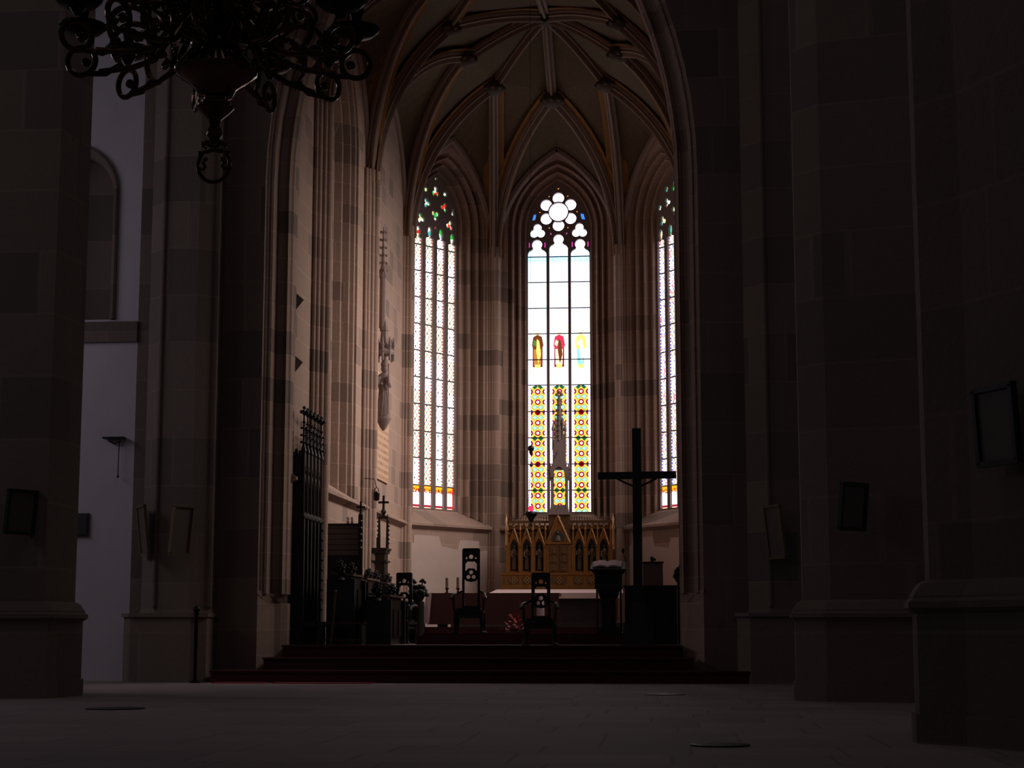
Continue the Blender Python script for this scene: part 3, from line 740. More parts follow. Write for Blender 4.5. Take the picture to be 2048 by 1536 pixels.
def arm(R, zp, z0, nm, ang, pan_r=.19, big=1.0):
    """S scroll from the stem out to a drip pan"""
    root = empty(nm); root.parent = ch; root.rotation_euler = (0, 0, ang)
    root2 = root
    b = MB(); r = .023*big
    dz = zp-.13
    def arcp(cx_, cz2, rad, a0, a1, n=16): return [(cx_+rad*math.cos(math.radians(a0+(a1-a0)*q/n)), 0, cz2+rad*math.sin(math.radians(a0+(a1-a0)*q/n))) for q in range(n+1)]
    # big loop near the middle, small ring under the pan
    rb, rs = .165*big, .115*big
    xb, zb_ = R-.42*big, dz-.02; xs, zs_ = R, dz-.16*big
    p1 = arcp(xs, zs_, rs, -250, 110, 24)
    b.tube(arcp(xs, zs_, rs, 0, 345, 23), r, 8, closed=True)
    b.sph((xs-.04*big, 0, zs_-.01), r*1.7, 8)
    p2 = arcp(xb, zb_, rb, -30, 200, 18)
    b.tube([(xs-.06*big, 0, zs_-rs*.9)]+[(xs-.2*big, 0, zs_-rs*.95)]+arcp(xb, zb_-.02, rb*1.06, -60, 215, 18), r*1.05, 8)
    s0 = (xb-rb*.86, 0, zb_-rb*.6)
    b.tube([(xs-.15*big, 0, zs_-rs*.8), (xb, 0, zb_-rb*1.25), (xb-rb*1.1, 0, zb_-rb*.9), (xb-rb*1.7, 0, zb_-.0), (xb-rb*2.2, 0, zb_+rb*.6), (.12, 0, z0)], r*1.1, 8)
    b.tube([s0, (xb-rb*.5, 0, zb_-rb*.2), (xb-rb*.2, 0, zb_-rb*.5)], r*.8, 6)
    for (x, z) in ((xb-rb*.3, zb_-rb*.4), (xb-rb*1.2, zb_+.02), (xb-rb*1.35, zb_-.09), (xb+rb*.9, zb_+rb*.1), (xb-rb*1.6, zb_+.1)):
        for q in range(3): b.sph((x+random.uniform(-.03, .03), random.uniform(-.02, .02), z+random.uniform(-.03, .03)), random.uniform(.018, .034)*big, 7)
    a_ = b.build('scroll', 'brass', root, True)
    b = MB(); b.lathe([(.02, zp-.13), (.035, zp-.11), (.06, zp-.07), (pan_r*.75, zp-.05), (pan_r, zp-.005), (pan_r, zp+.01), (pan_r*.6, zp+.03), (.06, zp+.045), (.04, zp+.07), (.05, zp+.12), (.065, zp+.15), (.065, zp+.17), (.02, zp+.172)], (R, 0, 0), 22)
    b.build('drip_pan', 'iron', root, True)
    return root
zpan = P(145, 52, CY)[1]; zst = cz_(95)
proto = arm(1.10, zpan, zst+.05, 'arm', 0)
def cparm(src, ang):
    kids = [o for o in C.objects if o.parent == src]
    c = src.copy(); C.objects.link(c); c.parent = ch; c.rotation_euler = (0, 0, ang)
    for q in kids: d = q.copy(); C.objects.link(d); d.parent = c
off = math.radians(15.5)
proto.rotation_euler = (0, 0, off)
for q in range(1, 11): cparm(proto, off+q*2*PI/11)
p2 = arm(.72, zpan+.42, zst+.45, 'upper_arm', off+.26, .17, .85)
for q in range(1, 8): cparm(p2, off+.26+q*PI/4)
b = MB(); b.lathe([(22*k, cz_(74)), (30*k, cz_(60)), (45*k, cz_(48)), (30*k, cz_(30)), (22*k, cz_(15)), (50*k, cz_(-5)), (60*k, cz_(-30)), (40*k, cz_(-60)), (18*k, cz_(-90)), (30*k, cz_(-120)), (14*k, cz_(-150)), (8*k, cz_(-180)), (.02, cz_(-181))], n=28); b.build('stem', 'brass', ch, True)
b = MB()
for q in range(16):                                    # leafwork crowding the stem
    a = q*PI/8; rr = .34+.1*(q % 2)
    b.tube([(.1*math.cos(a), .1*math.sin(a), cz_(60)), (rr*.7*math.cos(a), rr*.7*math.sin(a), cz_(25)), (rr*math.cos(a), rr*math.sin(a), cz_(48)), (rr*1.15*math.cos(a), rr*1.15*math.sin(a), cz_(30)), (rr*.95*math.cos(a), rr*.95*math.sin(a), cz_(12))], [.02, .045, .05, .03, .015], 7)
    b.sph((rr*1.1*math.cos(a), rr*1.1*math.sin(a), cz_(18)), .05, 8)
b.build('leafwork', 'brass', ch, True)
b = MB(); b.lathe([(.018, cz_(-180)), (.018, 17)], n=8); b.build('rod', 'iron', ch)

# ------------------------------------------------------------------ choir furniture
def polyhead(mb, x, y, z, s=1):
    """carved bench end head: a cluster of curled leaves"""
    mb.lathe([(.05*s, 0), (.03*s, .06*s), (.06*s, .10*s)], (x, y, z), 8)
    for q in range(14):
        a = q*2.4; u = q/13; r = .03+.075*math.sin(PI*(u*.8+.15)); mb.sph((x+r*s*math.cos(a), y+r*s*math.sin(a), z+(.12+.24*u)*s), (.045-.015*u)*s, 7, 1.3)
    mb.lathe([(.05*s, .08*s), (.09*s, .18*s), (.06*s, .30*s), (.01*s, .42*s)], (x, y, z), 10)
# tall stall backs along the left wall
t = thing('choir_stall', 'tall black carved choir stalls with pinnacles along the left wall', 'choir stall', (-7.40, 34.55, ZC))
y0, y1 = -.98, .72; H = 3.75
b = MB(); b.bb(-.06, -.02, y0, y1, 0, H); b.bb(-.06, .13, y0-.04, y0, 0, H-.1); b.bb(-.06, .13, y1, y1+.04, 0, H-.1); b.build('back_panel', 'black', t)
b = MB(); b.bb(-.06, .20, y0, y1, 2.45, 2.55); 
b.build('canopy', 'black', t)
b = MB(); b.bb(-.06, .40, y0, y1, .35, .45); b.build('seat', 'oak', t)
n_p = 6
for q in range(n_p):
    y = y0+(y1-y0)*q/(n_p-1)
    b = MB(); b.box((.16, y, 1.25), (.09, .10, 2.5)); b.lathe([(.035, 2.5), (.035, H+.05)], (.16, y, 0), 8); b.lathe([(.035, 2.5), (.035, H+.05)], (.02, y, 0), 8)
    b.lathe([(.05, 2.42), (.07, 2.47), (.05, 2.52)], (.16, y, 0), 8)
    for z in ([.7+i*.2 for i in range(9)] if q == n_p-1 else []): b.sph((.215, y, z), .028, 7)
    b.build('post', 'black', t, True)
    b = MB(); zz = H
    b.lathe([(.06, zz), (.05, zz+.05), (.025, zz+.12), (.020, zz+.55), (.045, zz+.57), (.02, zz+.60), (.012, zz+.78)], (.16, y, 0), 8)
    for i in range(3):
        z = zz+.18+i*.14; 
        for s in (-1, 1): b.sph((.16+s*.05, y, z), .026, 6); b.sph((.16, y+s*.05, z), .026, 6)
    for dx, dy, dz in ((0, 0, .86), (.055, 0, .78), (-.055, 0, .78), (0, .055, .78), (0, -.055, .78), (0, 0, .74)): b.sph((.16+dx, y+dy, zz+dz), .036, 7)
    b.build('pinnacle', 'black', t, True)
for q in range(n_p-1):
    ya, yb = y0+(y1-y0)*q/(n_p-1), y0+(y1-y0)*(q+1)/(n_p-1); ym = (ya+yb)/2; hw_ = (yb-ya)/2-.03
    mtx = Matrix.Translation((.16, ym, 0)) @ Matrix.Rotation(PI/2, 4, 'Z')
    o = plate('tracery', [(-hw_-.02, 2.5), (-hw_-.02, H), (hw_+.02, H), (hw_+.02, 2.5)], [lancet(0, hw_-.03, 2.58, 3.0, .25), foil(0, 3.38, .06, .05, 3)], .04, 'oak2', t, mtx)
    b = MB(); b.tube([(.16, ya, H), (.16, ym, H+.42), (.16, yb, H)], .022, 6); b.sph((.16, ym, H+.46), .035, 7); b.build('gable', 'black', t, True)
# choir desks: front panel, sloped top, carved ends
def desk(x, y0, y1, zt, label, w_=.42, heads=(1, 1)):
    t = thing('choir_desk', label, 'choir desk', (x, (y0+y1)/2, ZC), group=None); h = (y1-y0)/2; z = zt-ZC
    b = MB(); b.bb(-w_/2, -w_/2+.05, -h, h, 0, z-.05); b.bb(w_/2-.06, w_/2, -h, h, 0, z-.08)
    n = max(2, int(h*2/.6))
    for q in range(n): 
        yy = -h+(q+.5)*2*h/n; b.bb(w_/2, w_/2+.02, yy-.2, yy+.2, .15, z-.3)
    b.build('body', 'oak', t)
    b = MB(); b.add([(-w_/2, -h, z-.02), (w_/2+.05, -h, z-.06), (w_/2+.05, h, z-.06), (-w_/2, h, z-.02), (-w_/2, -h, z+.02), (w_/2+.05, -h, z-.02), (w_/2+.05, h, z-.02), (-w_/2, h, z+.02)], [(3, 2, 1, 0), (4, 5, 6, 7), (0, 1, 5, 4), (1, 2, 6, 5), (2, 3, 7, 6), (3, 0, 4, 7)])
    b.build('desk_top', 'edge', t)
    for s, hd in zip((-1, 1), heads):
        b = MB(); b.bb(-w_/2-.05, w_/2+.08, s*h-.05, s*h+.05, 0, z-.12)
        b.lathe([(.12, -.04), (.10, 0), (.04, .03)], (0, s*h, z-.1), 10)
        if hd: polyhead(b, 0, s*h, z-.10, .85)
        b.build('carved_end', 'black', t, True)
    b = MB(); b.bb(-w_/2-.14, -w_/2-.0, -h, h, .38, .44); b.build('seat', 'oak2', t)
    return t
desk(-6.58, 34.1, 35.3, 2.06, 'dark choir desk closest to the arch in the back row, with a carved lump end')
desk(-6.85, 37.2, 38.8, 2.08, 'dark choir desk with carved heads in the middle of the back row')
desk(-6.80, 39.5, 41.1, 2.05, 'dark choir desk at the far end of the back row')
desk(-5.90, 34.4, 36.2, 1.66, 'low dark choir desk nearest the arch in the front row', heads=(1, 1))
desk(-6.08, 37.7, 38.4, 1.60, 'low dark choir desk further back in the front row', heads=(1, 0))
desk(-6.55, 42.4, 43.6, 1.62, 'short low choir desk at the far end of the front row', heads=(0, 0))
# open bench just inside the arch
t = thing('kneeling_bench', 'low dark bench with pale worn slats just inside the arch, at the left', 'bench', (-6.35, 33.75, ZC))
b = MB(); b.bb(-.55, .35, -.15, .15, .40, .44); b.build('seat', 'oak2', t)
b = MB(); b.bb(-.55, .35, -.3, -.05, .08, .11); b.build('footboard', 'oak2', t)
for xx in (-.5, .3):
    b = MB(); b.bb(xx-.03, xx+.03, -.28, .15, 0, .40); b.build('leg', 'black', t)
# staff
xa, za = P(671, 1183, 33.55); xb, zb_ = P(662, 1291, 33.45)
t = MB(); t.tube([(xb, 33.45, ZC), (xa, 33.55, za)], .022, 8); t.sph((xa, 33.55, za), .03, 8); tag(t.build('wooden_staff', 'gold2', smooth=True), 'slender pale staff leaning upright against the dark desks near the arch', 'staff')
# throne with lined back
Yt = 36.7; x0, z1 = P(651, 1052, Yt); x1, z0 = P(716, 1112, Yt)
t = thing('throne', 'dark high seat with a wide lined backrest between two finial posts', 'throne', ((x0+x1)/2, Yt, ZC)); h = (x1-x0)/2
b = MB(); b.bb(-h, h, -.03, .03, z0-ZC, z1-ZC); b.build('backrest', 'lined', t)
b = MB(); b.bb(-h-.03, h+.03, -.05, .05, z1-ZC, z1-ZC+.05); b.build('top_rail', 'oak', t)
def crosshead(b, x, y, z, s=1):
    b.box((x, y, z+.13*s), (.035*s, .035*s, .26*s)); b.box((x, y, z+.15*s), (.17*s, .035*s, .035*s)); b.sph((x, y, z), .045*s, 8)
for s, zt in ((-1, P(657, 1040, Yt)[1]), (1, P(719, 1030, Yt)[1])):
    b = MB(); b.box((s*(h+.05), 0, (zt-ZC)/2), (.09, .09, zt-ZC)); 
    for i in range(5): b.sph((s*(h+.05), -.05, zt-ZC-.15-i*.14), .05, 7)
    crosshead(b, s*(h+.05), 0, zt-ZC, 1.1); b.build('post', 'oak', t)
b = MB(); b.bb(-h, h, -.3, 0, .45, .55); b.build('seat', 'oak', t)
b = MB(); b.bb(-h, h, -.28, -.22, 0, .45); b.bb(-h, h, .0, .06, 0, z0-ZC); b.build('front_board', 'black', t)
# small pieces on the throne's sill
Yv = 38.9
for px, lb in ((696, 'left of two small pale objects standing on the lined backrest'), (704, 'right of two small pale objects standing on the lined backrest')):
    x, z = P(px, 1052, Yt); b = MB(); b.lathe([(.02, 0), (.035, .03), (.02, .06), (.03, .13)], (x, Yt, z1+.052), 10); tag(b.build('small_candle_glass', 'linen', smooth=True), lb, 'candle glass')
# cabinet with pinnacled frame
Yc = 41.9; xl, zt = P(733, 1097, Yc); xr, _ = P(776, 1097, Yc)
t = thing('shrine_cabinet', 'dark carved cabinet topped by an open pinnacled frame and a small cross', 'cabinet', ((xl+xr)/2, Yc, ZC)); h = (xr-xl)/2; H = zt-ZC
b = MB(); b.bb(-h+.04, h-.04, -.25, .25, 0, H-.12); b.bb(-h+.09, -.02, -.27, -.25, .9, H-.3); b.bb(.02, h-.09, -.27, -.25, .9, H-.3); b.build('body', 'oak', t)
b = MB(); b.bb(-h, h, -.30, .30, H-.12, H-.05); b.bb(-h-.03, h+.03, -.33, .33, H-.05, H); b.bb(-h-.01, h+.01, -.3, .3, H-.34, H-.30); b.build('cornice', 'oak', t)
xp, zp = P(767, 1030, Yc); xp -= (xl+xr)/2; hp = zp-zt
for s in (-1, 1):
    b = MB(); b.box((xp+s*.10, 0, H+hp*.45), (.06, .10, hp*.9), taper=.7)
    for i in range(6): b.sph((xp+s*.135, 0, H+.12+i*hp*.13), .024, 6)
    b.lathe([(.03, 0), (.005, .12)], (xp+s*.10, 0, H+hp*.88), 6); b.build('pinnacle', 'oak', t)
b = MB(); b.box((xp, 0, H+hp*.92), (.24, .07, .06)); b.box((xp, 0, H+hp), (.12, .07, .12), taper=.3); crosshead(b, xp, 0, H+hp+.08, 1.5); b.build('cross', 'oak', t)
b = MB(); b.add([(-h+.10, -.1, H), (xp-.1, -.1, H), (xp-.1, -.1, H+.32), (-h+.10, .1, H), (xp-.1, .1, H), (xp-.1, .1, H+.32)], [(0, 1, 2), (5, 4, 3), (0, 2, 5, 3), (1, 4, 5, 2)]); b.build('buttress', 'oak', t)
# hanging lantern
x, z = P(753, 990, 41.2); t = thing('hanging_lantern', 'small black lantern hanging in front of the left wall shafts', 'lantern', (x, 41.2, z-.12))
b = MB(); b.lathe([(.03, -.02), (.07, 0), (.08, .16), (.06, .20)], n=6); b.build('body', 'iron', t)
b = MB(); b.tube([(-.055, 0, .19), (-.04, 0, .27), (0, 0, .30), (.04, 0, .27), (.055, 0, .19)], .012, 6); b.build('handle', 'iron', t)
b = MB(); b.tube([(0, 0, .30), (-.05, 0, .5), (-.05-.25, 0, .52)], .010, 6); b.build('hook', 'iron', t)

# chairs with tall carved backs
def chair(px, py_top, Y, zf, rz, label, w_=.37):
    x, zt = P(px, py_top, Y); H = zt-zf
    t = thing('carved_chair', label, 'chair', (x, Y, zf), rz, 'tall backed carved chairs')
    h = w_/2
    holes = [circ(0, H-.16, .045, 14), [(-h+.07, H-.21), (-h+.085, H-.15), (-.07, H-.20)], [(.07, H-.20), (h-.085, H-.15), (h-.07, H-.21)],
             [(-h+.065, H-.46), (-h+.065, H-.31), (-.08, H-.26), (.08, H-.26), (h-.065, H-.31), (h-.065, H-.46), (.06, H-.40), (-.06, H-.40)],
             circ(0, H-.48, .042, 12), circ(-.055, H-.575, .042, 12), circ(.055, H-.575, .042, 12), [(-h+.075, H-.52), (-.115, H-.45), (-.075, H-.455)], [(.075, H-.455), (.115, H-.45), (h-.075, H-.52)],
             [(-h+.05, .56), (-h+.05, H-.62), (-.10, H-.66), (0, H-.68), (.10, H-.66), (h-.05, H-.62), (h-.05, .56)]]
    plate('backrest', [(-h, .46), (-h, H), (h, H), (h, .46)], holes, .035, 'black', t, Matrix.Translation((0, .20, 0)))
    b = MB(); b.bb(-h+.02, h-.02, .19, .225, H, H+.015); b.build('top_rail', 'oak', t)
    b = MB(); b.box((0, -.02, .44), (.60, .50, .06)); b.box((0, -.02, .36), (.54, .44, .10)); b.box((0, -.02, .485), (.5, .42, .05)); b.build('seat', 'black', t)
    for s in (-1, 1):
        b = MB(); b.tube([(s*.29, .22, .80), (s*.31, .0, .80), (s*.33, -.22, .76), (s*.36, -.28, .70)], [.03, .028, .035, .03], 8); b.tube([(s*.30, .2, .80), (h*s, .2, .86)], .025, 6); b.tube([(s*.30, -.2, .47), (s*.31, -.2, .77)], .025, 8); b.build('armrest', 'oak', t, True)
        for yy in (-.22, .2):
            b = MB(); b.lathe([(.045, 0), (.03, .05), (.028, .18), (.045, .24), (.03, .32), (.035, .40)], (s*.27, yy, 0), 10); b.tube([(s*.27, yy, .04), (s*.33, yy-.03, .0)], [.03, .025], 6); b.build('leg', 'black', t, True)
    return t
ZP = 1.02                                        # podium under the altar and the left chair
b = MB(); b.bb(-5.2, -1.1, 35.0, 37.4, ZC, ZP-.18); b.bb(-5.1, -1.12, 35.25, 37.4, ZP-.18, ZP-.14); tag(b.build('podium', 'carpet'), 'low dark podium carrying the chair, the lectern and the front altar', 'podium')
chair(940, 1097, 35.9, ZP-.14, 0, 'tall-backed carved chair farther left, its pierced back against the pale wall')
chair(1080, 1146, 34.1, ZC, 0, 'tall-backed carved chair in front of the gilded altarpiece')
chair(801, 1146, 37.2, ZC, -.25, 'tall-backed carved chair turned slightly, beside the cabinet at the left')
# front altar with red cloth and linen
Ya = 40.2; x0, zt = P(860, 1187, Ya); x1 = x0+3.0
b = MB(); b.bb(-5.75, -1.2, 38.6, 43.0, ZC, 1.02); tag(b.build('altar_platform', 'carpet'), 'dark carpeted platform under the front altar', 'platform')
t = thing('front_altar', 'long front altar table with a dark red cover', 'altar', ((x0+x1)/2, Ya, 1.02)); h = (x1-x0)/2; H = zt-1.02
b = MB(); b.bb(-h, h, -.40, .40, H-.07, H); b.build('table_top', 'redcloth', t)
b = MB(); b.bb(-h, h, -.41, -.395, .06, H-.01); b.build('front_cloth', 'redcloth', t)
for s in (-1, 1):
    for yy in (-.3, .3):
        b = MB(); b.bb(s*(h-.3)-.07, s*(h-.3)+.07, yy-.07, yy+.07, 0, H-.07); b.build('leg', 'black', t)
b = MB(); x = x0
b.add([(x-.02, Ya-.42, zt+.005), (x+.10, Ya-.42, zt+.005), (x+.10, Ya+.42, zt+.005), (x-.02, Ya+.42, zt+.005), (x-.13, Ya-.44, 1.1), (x+.05, Ya-.47, 1.1), (x-.13, Ya+.44, 1.1)], [(0, 1, 2, 3), (0, 4, 5, 1), (0, 3, 6, 4)])
for v in range(0): pass
tag(b.build('altar_cloth', 'linen'), 'white linen cloth hanging over the left end of the front altar', 'cloth')
def candle(px, py_t, lb):
    x, zz = P(px, py_t, Ya); t = thing('candlestick', lb, 'candlestick', (x, Ya, zt), group='candlesticks on the front altar'); hh = zz-zt
    b = MB(); b.lathe([(.06, 0), (.06, .015), (.03, .03), (.02, .08), (.045, .10), (.045, .12), (.03, .125)], n=12); b.build('holder', 'brass', t, True)
    b = MB(); b.lathe([(.034, .12), (.034, hh), (.01, hh+.01)], n=12); b.build('candle', 'candle', t, True)
candle(894, 1156, 'thick dark candle on the front altar, left of its twin'); candle(916, 1155, 'thick dark candle on the front altar, next to the tall chair back')
# white server's cloth piece hanging on the stand behind the second chair
xx, zz = P(1081, 1188, 38.9); t = thing('draped_stand', 'small stand draped in white cloth behind the chair before the altarpiece', 'stand', (xx, 38.9, 1.02))
b = MB(); b.lathe([(.09, .05), (.085, .4), (.07, zz-1.02-.1), (.03, zz-1.02)], n=12, sy=.6); b.build('cloth', 'linen', t, True)
b = MB(); b.lathe([(.1, 0), (.1, .03), (.02, .06), (.02, zz-1.05)], n=10); b.build('pole', 'iron', t)
# poinsettia under the altar
xx, zz = P(1028, 1240, 38.2); t = thing('flower_arrangement', 'red flowers standing on the floor between the two tall chairs', 'flowers', (xx, 38.2, ZC))
b = MB(); b.lathe([(.10, .0), (.15, .22), (.13, .22), (.02, .2)], n=14); b.build('pot', 'black', t, True)
b = MB(); 
for q in range(60):
    a = random.uniform(0, 2*PI); u = random.uniform(0, 1); r = .26*(1-u*.85); zz = .26+.36*u; c = Vector((r*math.cos(a), r*math.sin(a), zz)); d = Vector((math.cos(a), math.sin(a), .5)).normalized()*.09; s_ = Vector((-math.sin(a), math.cos(a), 0))*.035
    b.add([c, c+d*.5+s_, c+d, c+d*.5-s_], [(0, 1, 2, 3)])
b.build('blossom', 'petal', t)
b = MB()
for q in range(40):
    a = random.uniform(0, 2*PI); r = random.uniform(.1, .3); c = Vector((r*math.cos(a), r*math.sin(a), random.uniform(.2, .35))); d = Vector((math.cos(a), math.sin(a), .1))*.10; s_ = Vector((-math.sin(a), math.cos(a), 0))*.04
    b.add([c, c+d*.5+s_, c+d, c+d*.5-s_], [(0, 1, 2, 3)])
b.build('foliage', 'leaf', t)
# dark plant silhouette on the desk
xx, zz = P(836, 1196, 38.2); t = thing('potted_plant', 'dark potted plant in silhouette against the pale wall, beside the left tall chair', 'plant', (xx-.0, 38.2, 1.6+.0))
t.location.z = ZC
b = MB(); b.lathe([(.14, .0), (.14, .9), (.10, .92), (.17, 1.06), (.15, zz-ZC+.02), (.02, zz-ZC)], n=14); b.build('pedestal', 'black', t, True)
b = MB(); random.seed(3)
for q in range(46):
    a = random.uniform(0, 2*PI); u = random.uniform(0, 1); r = .20*(1-u*.5); c = (r*math.cos(a), r*math.sin(a)*.8, zz-ZC+.05+.22*u); b.sph(c, random.uniform(.035, .065), 6, .7)
for dx in (-.11, .10): b.tube([(dx*.6, 0, zz-ZC+.2), (dx, 0, zz-ZC+.36)], .015, 5); b.sph((dx, 0, zz-ZC+.38), .045, 6); b.sph((dx+.05, 0, zz-ZC+.34), .035, 6); b.sph((dx-.05, 0, zz-ZC+.36), .03, 6)
b.build('foliage', 'leaf', t, True)

# great wooden cross
Yx = 34.0; x, ztop = P(1273, 857, Yx); _, zbm = P(1273, 951, Yx)
t = thing('standing_cross', 'great plain black wooden cross standing free in the choir opening', 'cross', (x, Yx, ZC), -.10)
b = MB(); b.box((0, 0, (ztop-ZC)/2), (.165, .12, ztop-ZC)); b.build('upright', 'black', t)
b = MB(); b.box((.0, -.02, zbm-ZC), (1.52, .13, .135)); b.build('crossbeam', 'black', t)
for s in (-1, 1):
    b = MB(); b.tube([(s*.38, 0, zbm-ZC-.06), (s*.25, 0, zbm-ZC-.13), (s*.09, 0, zbm-ZC-.20)], .022, 6); b.build('brace', 'oak', t, True)
b = MB(); b.box((0, 0, .20), (.62, .50, .4), taper=.8); b.box((0, 0, .60), (.38, .34, .42), taper=.7); b.build('base', 'black', t)
# lectern with an open book
Yl = 35.6; x, zt = P(1217, 1142, Yl); zf = ZP-.14
t = thing('lectern', 'black lectern with a flaring top, left of the standing cross', 'lectern', (x, Yl, zf)); H = zt-zf
b = MB(); b.prism([(-.20, -.2), (.20, -.2), (.20, .2), (-.20, .2)], 0, .12); b.prism([(-.14, -.14), (.14, -.14), (.14, .14), (-.14, .14)], .12, H-.52); b.build('column', 'black', t)
b = MB(); b.prism([(-.17, -.15), (.17, -.15), (.17, .15), (-.17, .15)], H-.55, H-.36, scale1=1.35); b.prism([(-.27, -.2), (.27, -.2), (.27, .2), (-.27, .2)], H-.36, H-.08); b.prism([(-.27, -.2), (.27, -.2), (.27, .2), (-.27, .2)], H-.08, H, scale1=1.25); b.build('head', 'black', t)
b = MB(); b.add([(-.36, -.27, H), (.36, -.27, H), (.34, .25, H+.16), (-.34, .25, H+.16), (-.36, -.27, H+.03), (.36, -.27, H+.03), (.34, .25, H+.19), (-.34, .25, H+.19)], [(3, 2, 1, 0), (4, 5, 6, 7), (0, 1, 5, 4), (1, 2, 6, 5), (2, 3, 7, 6), (3, 0, 4, 7)]); b.build('desk', 'black', t)
for s in (-1, 1):
    b = MB(); b.lathe([(.02, 0), (.02, H-.35)], (s*.24, .1, 0), 8); b.build('side_rod', 'brass', t)
t = thing('open_book', 'open pale book lying on the sloping top of the lectern', 'book', (x-.02, Yl-.0, zf+H+.035)); tl = math.atan2(.16, .52)
for s in (-1, 1):
    b = MB(); n = 5
    vs = [(s*(.285*i/n), yy, z_+.03*math.sin(PI*min(1, i/n*1.15))) for z_ in (0.0, .03) for yy in (-.2, .2) for i in range(n+1)]
    q = n+1; b.add(vs, [(i, i+1, q+i+1, q+i) for i in range(n)]+[(2*q+i, 2*q+i+1, 3*q+i+1, 3*q+i) for i in range(n)]+[(i, i+1, 2*q+i+1, 2*q+i) for i in range(n)]+[(q+i, q+i+1, 3*q+i+1, 3*q+i) for i in range(n)]+[(n, q+n, 3*q+n, 2*q+n)])
    b.build('page_block', 'paper', t, matrix=Matrix.Translation((0, 0, .08)) @ Matrix.Rotation(tl, 4, 'X'))
# microphone
x, zt = P(1247, 1100, 35.9); t = thing('microphone_stand', 'thin black microphone stand between the lectern and the cross', 'microphone', (x-.02, 36.2, zf))
b = MB(); b.tube([(.05, 0, 0), (.05, 0, zt-zf-.2), (0, 0, zt-zf)], .010, 6); b.lathe([(.12, 0), (.12, .02), (.02, .04)], (.05, 0, 0), 12); b.build('stand', 'iron', t); b = MB(); b.sph((0, 0, zt-zf), .035, 8, 1.6); b.build('microphone', 'iron', t)
# right choir desk, seat back and console behind the cross
desk2 = thing('choir_pew', 'dark wooden pew front filling the lower right of the choir opening', 'pew', (-.62, 35.3, ZC))
_, zt = P(1310, 1170, 35.0); H = zt-ZC
b = MB(); b.bb(-.42, .62, -.03, .03, 0, H-.04)
for xx in (-.25, .05, .35): b.bb(xx-.11, xx+.11, -.05, -.03, .2, H-.25)
b.build('front_panel', 'black', desk2)
b = MB(); b.bb(-.45, .64, -.08, .16, H-.04, H); b.build('ledge', 'black', desk2)
b = MB(); b.bb(-.42, .62, .35, .70, .40, .46); b.bb(-.42, -.36, 0, .7, 0, .8); b.bb(.56, .62, 0, .7, 0, .8); b.build('seat', 'oak', desk2)
x0, zt = P(1286, 1124, 38.5); x1, _ = P(1326, 1170, 38.5)
t = thing('music_cabinet', 'grey upright cabinet just right of the cross against the pale wall', 'cabinet', ((x0+x1)/2, 38.5, ZC)); h = (x1-x0)/2
b = MB(); b.bb(-h, h, -.2, .2, 0, zt-ZC-.03); b.build('body', 'board', t); b = MB(); b.bb(-h-.02, h+.02, -.22, .22, zt-ZC-.03, zt-ZC); b.build('top', 'oak', t)
for xx in (-.05, .04): pass
b = MB(); x, z = P(1304, 1118, 38.5)
b.lathe([(.05, 0), (.03, .04), (.05, .08), (.02, .12)], (x, 38.5, zt), 8); b.sph((x+.06, 38.5, zt+.05), .03); tag(b.build('small_ornament', 'iron', smooth=True), 'tiny dark ornament on top of the grey cabinet', 'ornament')
x, z = P(1354, 1150, 36.5); t = thing('wall_carving', 'dark carved knob at the right edge of the choir opening', 'carving', (x+.05, 36.5, ZC))
b = MB(); b.bb(-.05, .3, -.05, .05, 0, z-ZC-.1); b.build('post', 'black', t); b = MB(); polyhead(b, 0, 0, z-ZC-.22, 1.0); b.build('carved_head', 'black', t, True)

# ------------------------------------------------------------------ high altar and retable
YA = 49.2; xc = P(1119, 1100, YA)[0]
b = MB(); b.bb(AX-3, AX+3, 46.2, 50.3, ZC, .95); b.bb(AX-2.6, AX+2.6, 46.6, 50.3, .95, 1.15); tag(b.build('altar_dais', 'marble'), 'dark stepped dais under the high altar', 'dais')
Ym = 48.2; xl, zt = P(986, 1186, Ym); xr = 2*xc-xl
t = thing('high_altar', 'high altar table with a white draped top below the gilded altarpiece', 'altar', ((xl+xr)/2, Ym, 1.15)); h = (xr-xl)/2; H = P(1000, 1178, Ym)[1]-1.15
b = MB(); b.bb(-h+.2, h-.2, -.35, .45, 0, H-.28); b.build('altar_block', 'marble', t)
b = MB(); b.add([(-h-.05, -.52, H-.12), (h+.05, -.52, H-.12), (h, .5, H), (-h+.05, .5, H), (-h+.1, -.50, H-.27), (h-.05, -.50, H-.27)], [(0, 1, 2, 3), (4, 5, 1, 0), (0, 3, 4), (5, 2, 1)]); b.build('altar_cloth', 'linen', t)
z_base = P(1119, 1176, YA)[1]; z_top = P(1119, 1040, YA)[1]
t = thing('altarpiece', 'gilded gothic altarpiece with statue niches below the central window', 'altarpiece', (xc, YA, z_base))
def rz_(py): return P(1119, py, YA)[1]-z_base
def rx_(px): return P(px, 1100, YA)[0]-xc
hb = rx_(1235)
b = MB(); b.bb(-hb, hb, -.22, .3, -.9, rz_(1148)); b.bb(-hb-.03, hb+.03, -.25, .3, rz_(1150), rz_(1146)); b.build('predella', 'gold', t)
b = MB()
for px0, px1 in ((1008, 1012), (1018, 1040), (1046, 1066), (1104, 1135), (1148, 1168), (1174, 1196), (1204, 1230)): b.bb(rx_(px0), rx_(px1), -.235, -.22, rz_(1168), rz_(1154))
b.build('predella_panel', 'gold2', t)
b = MB()
for px in (1029, 1056, 1158, 1185, 1217, 1119.5):              # raised quatrefoils
    for a in range(4): b.tube([(rx_(px)+.05*math.cos(a*PI/2)+.045*math.cos(q*PI/5), -.245, rz_(1161)+.05*math.sin(a*PI/2)+.045*math.sin(q*PI/5)) for q in range(10)], .009, 5, closed=True)
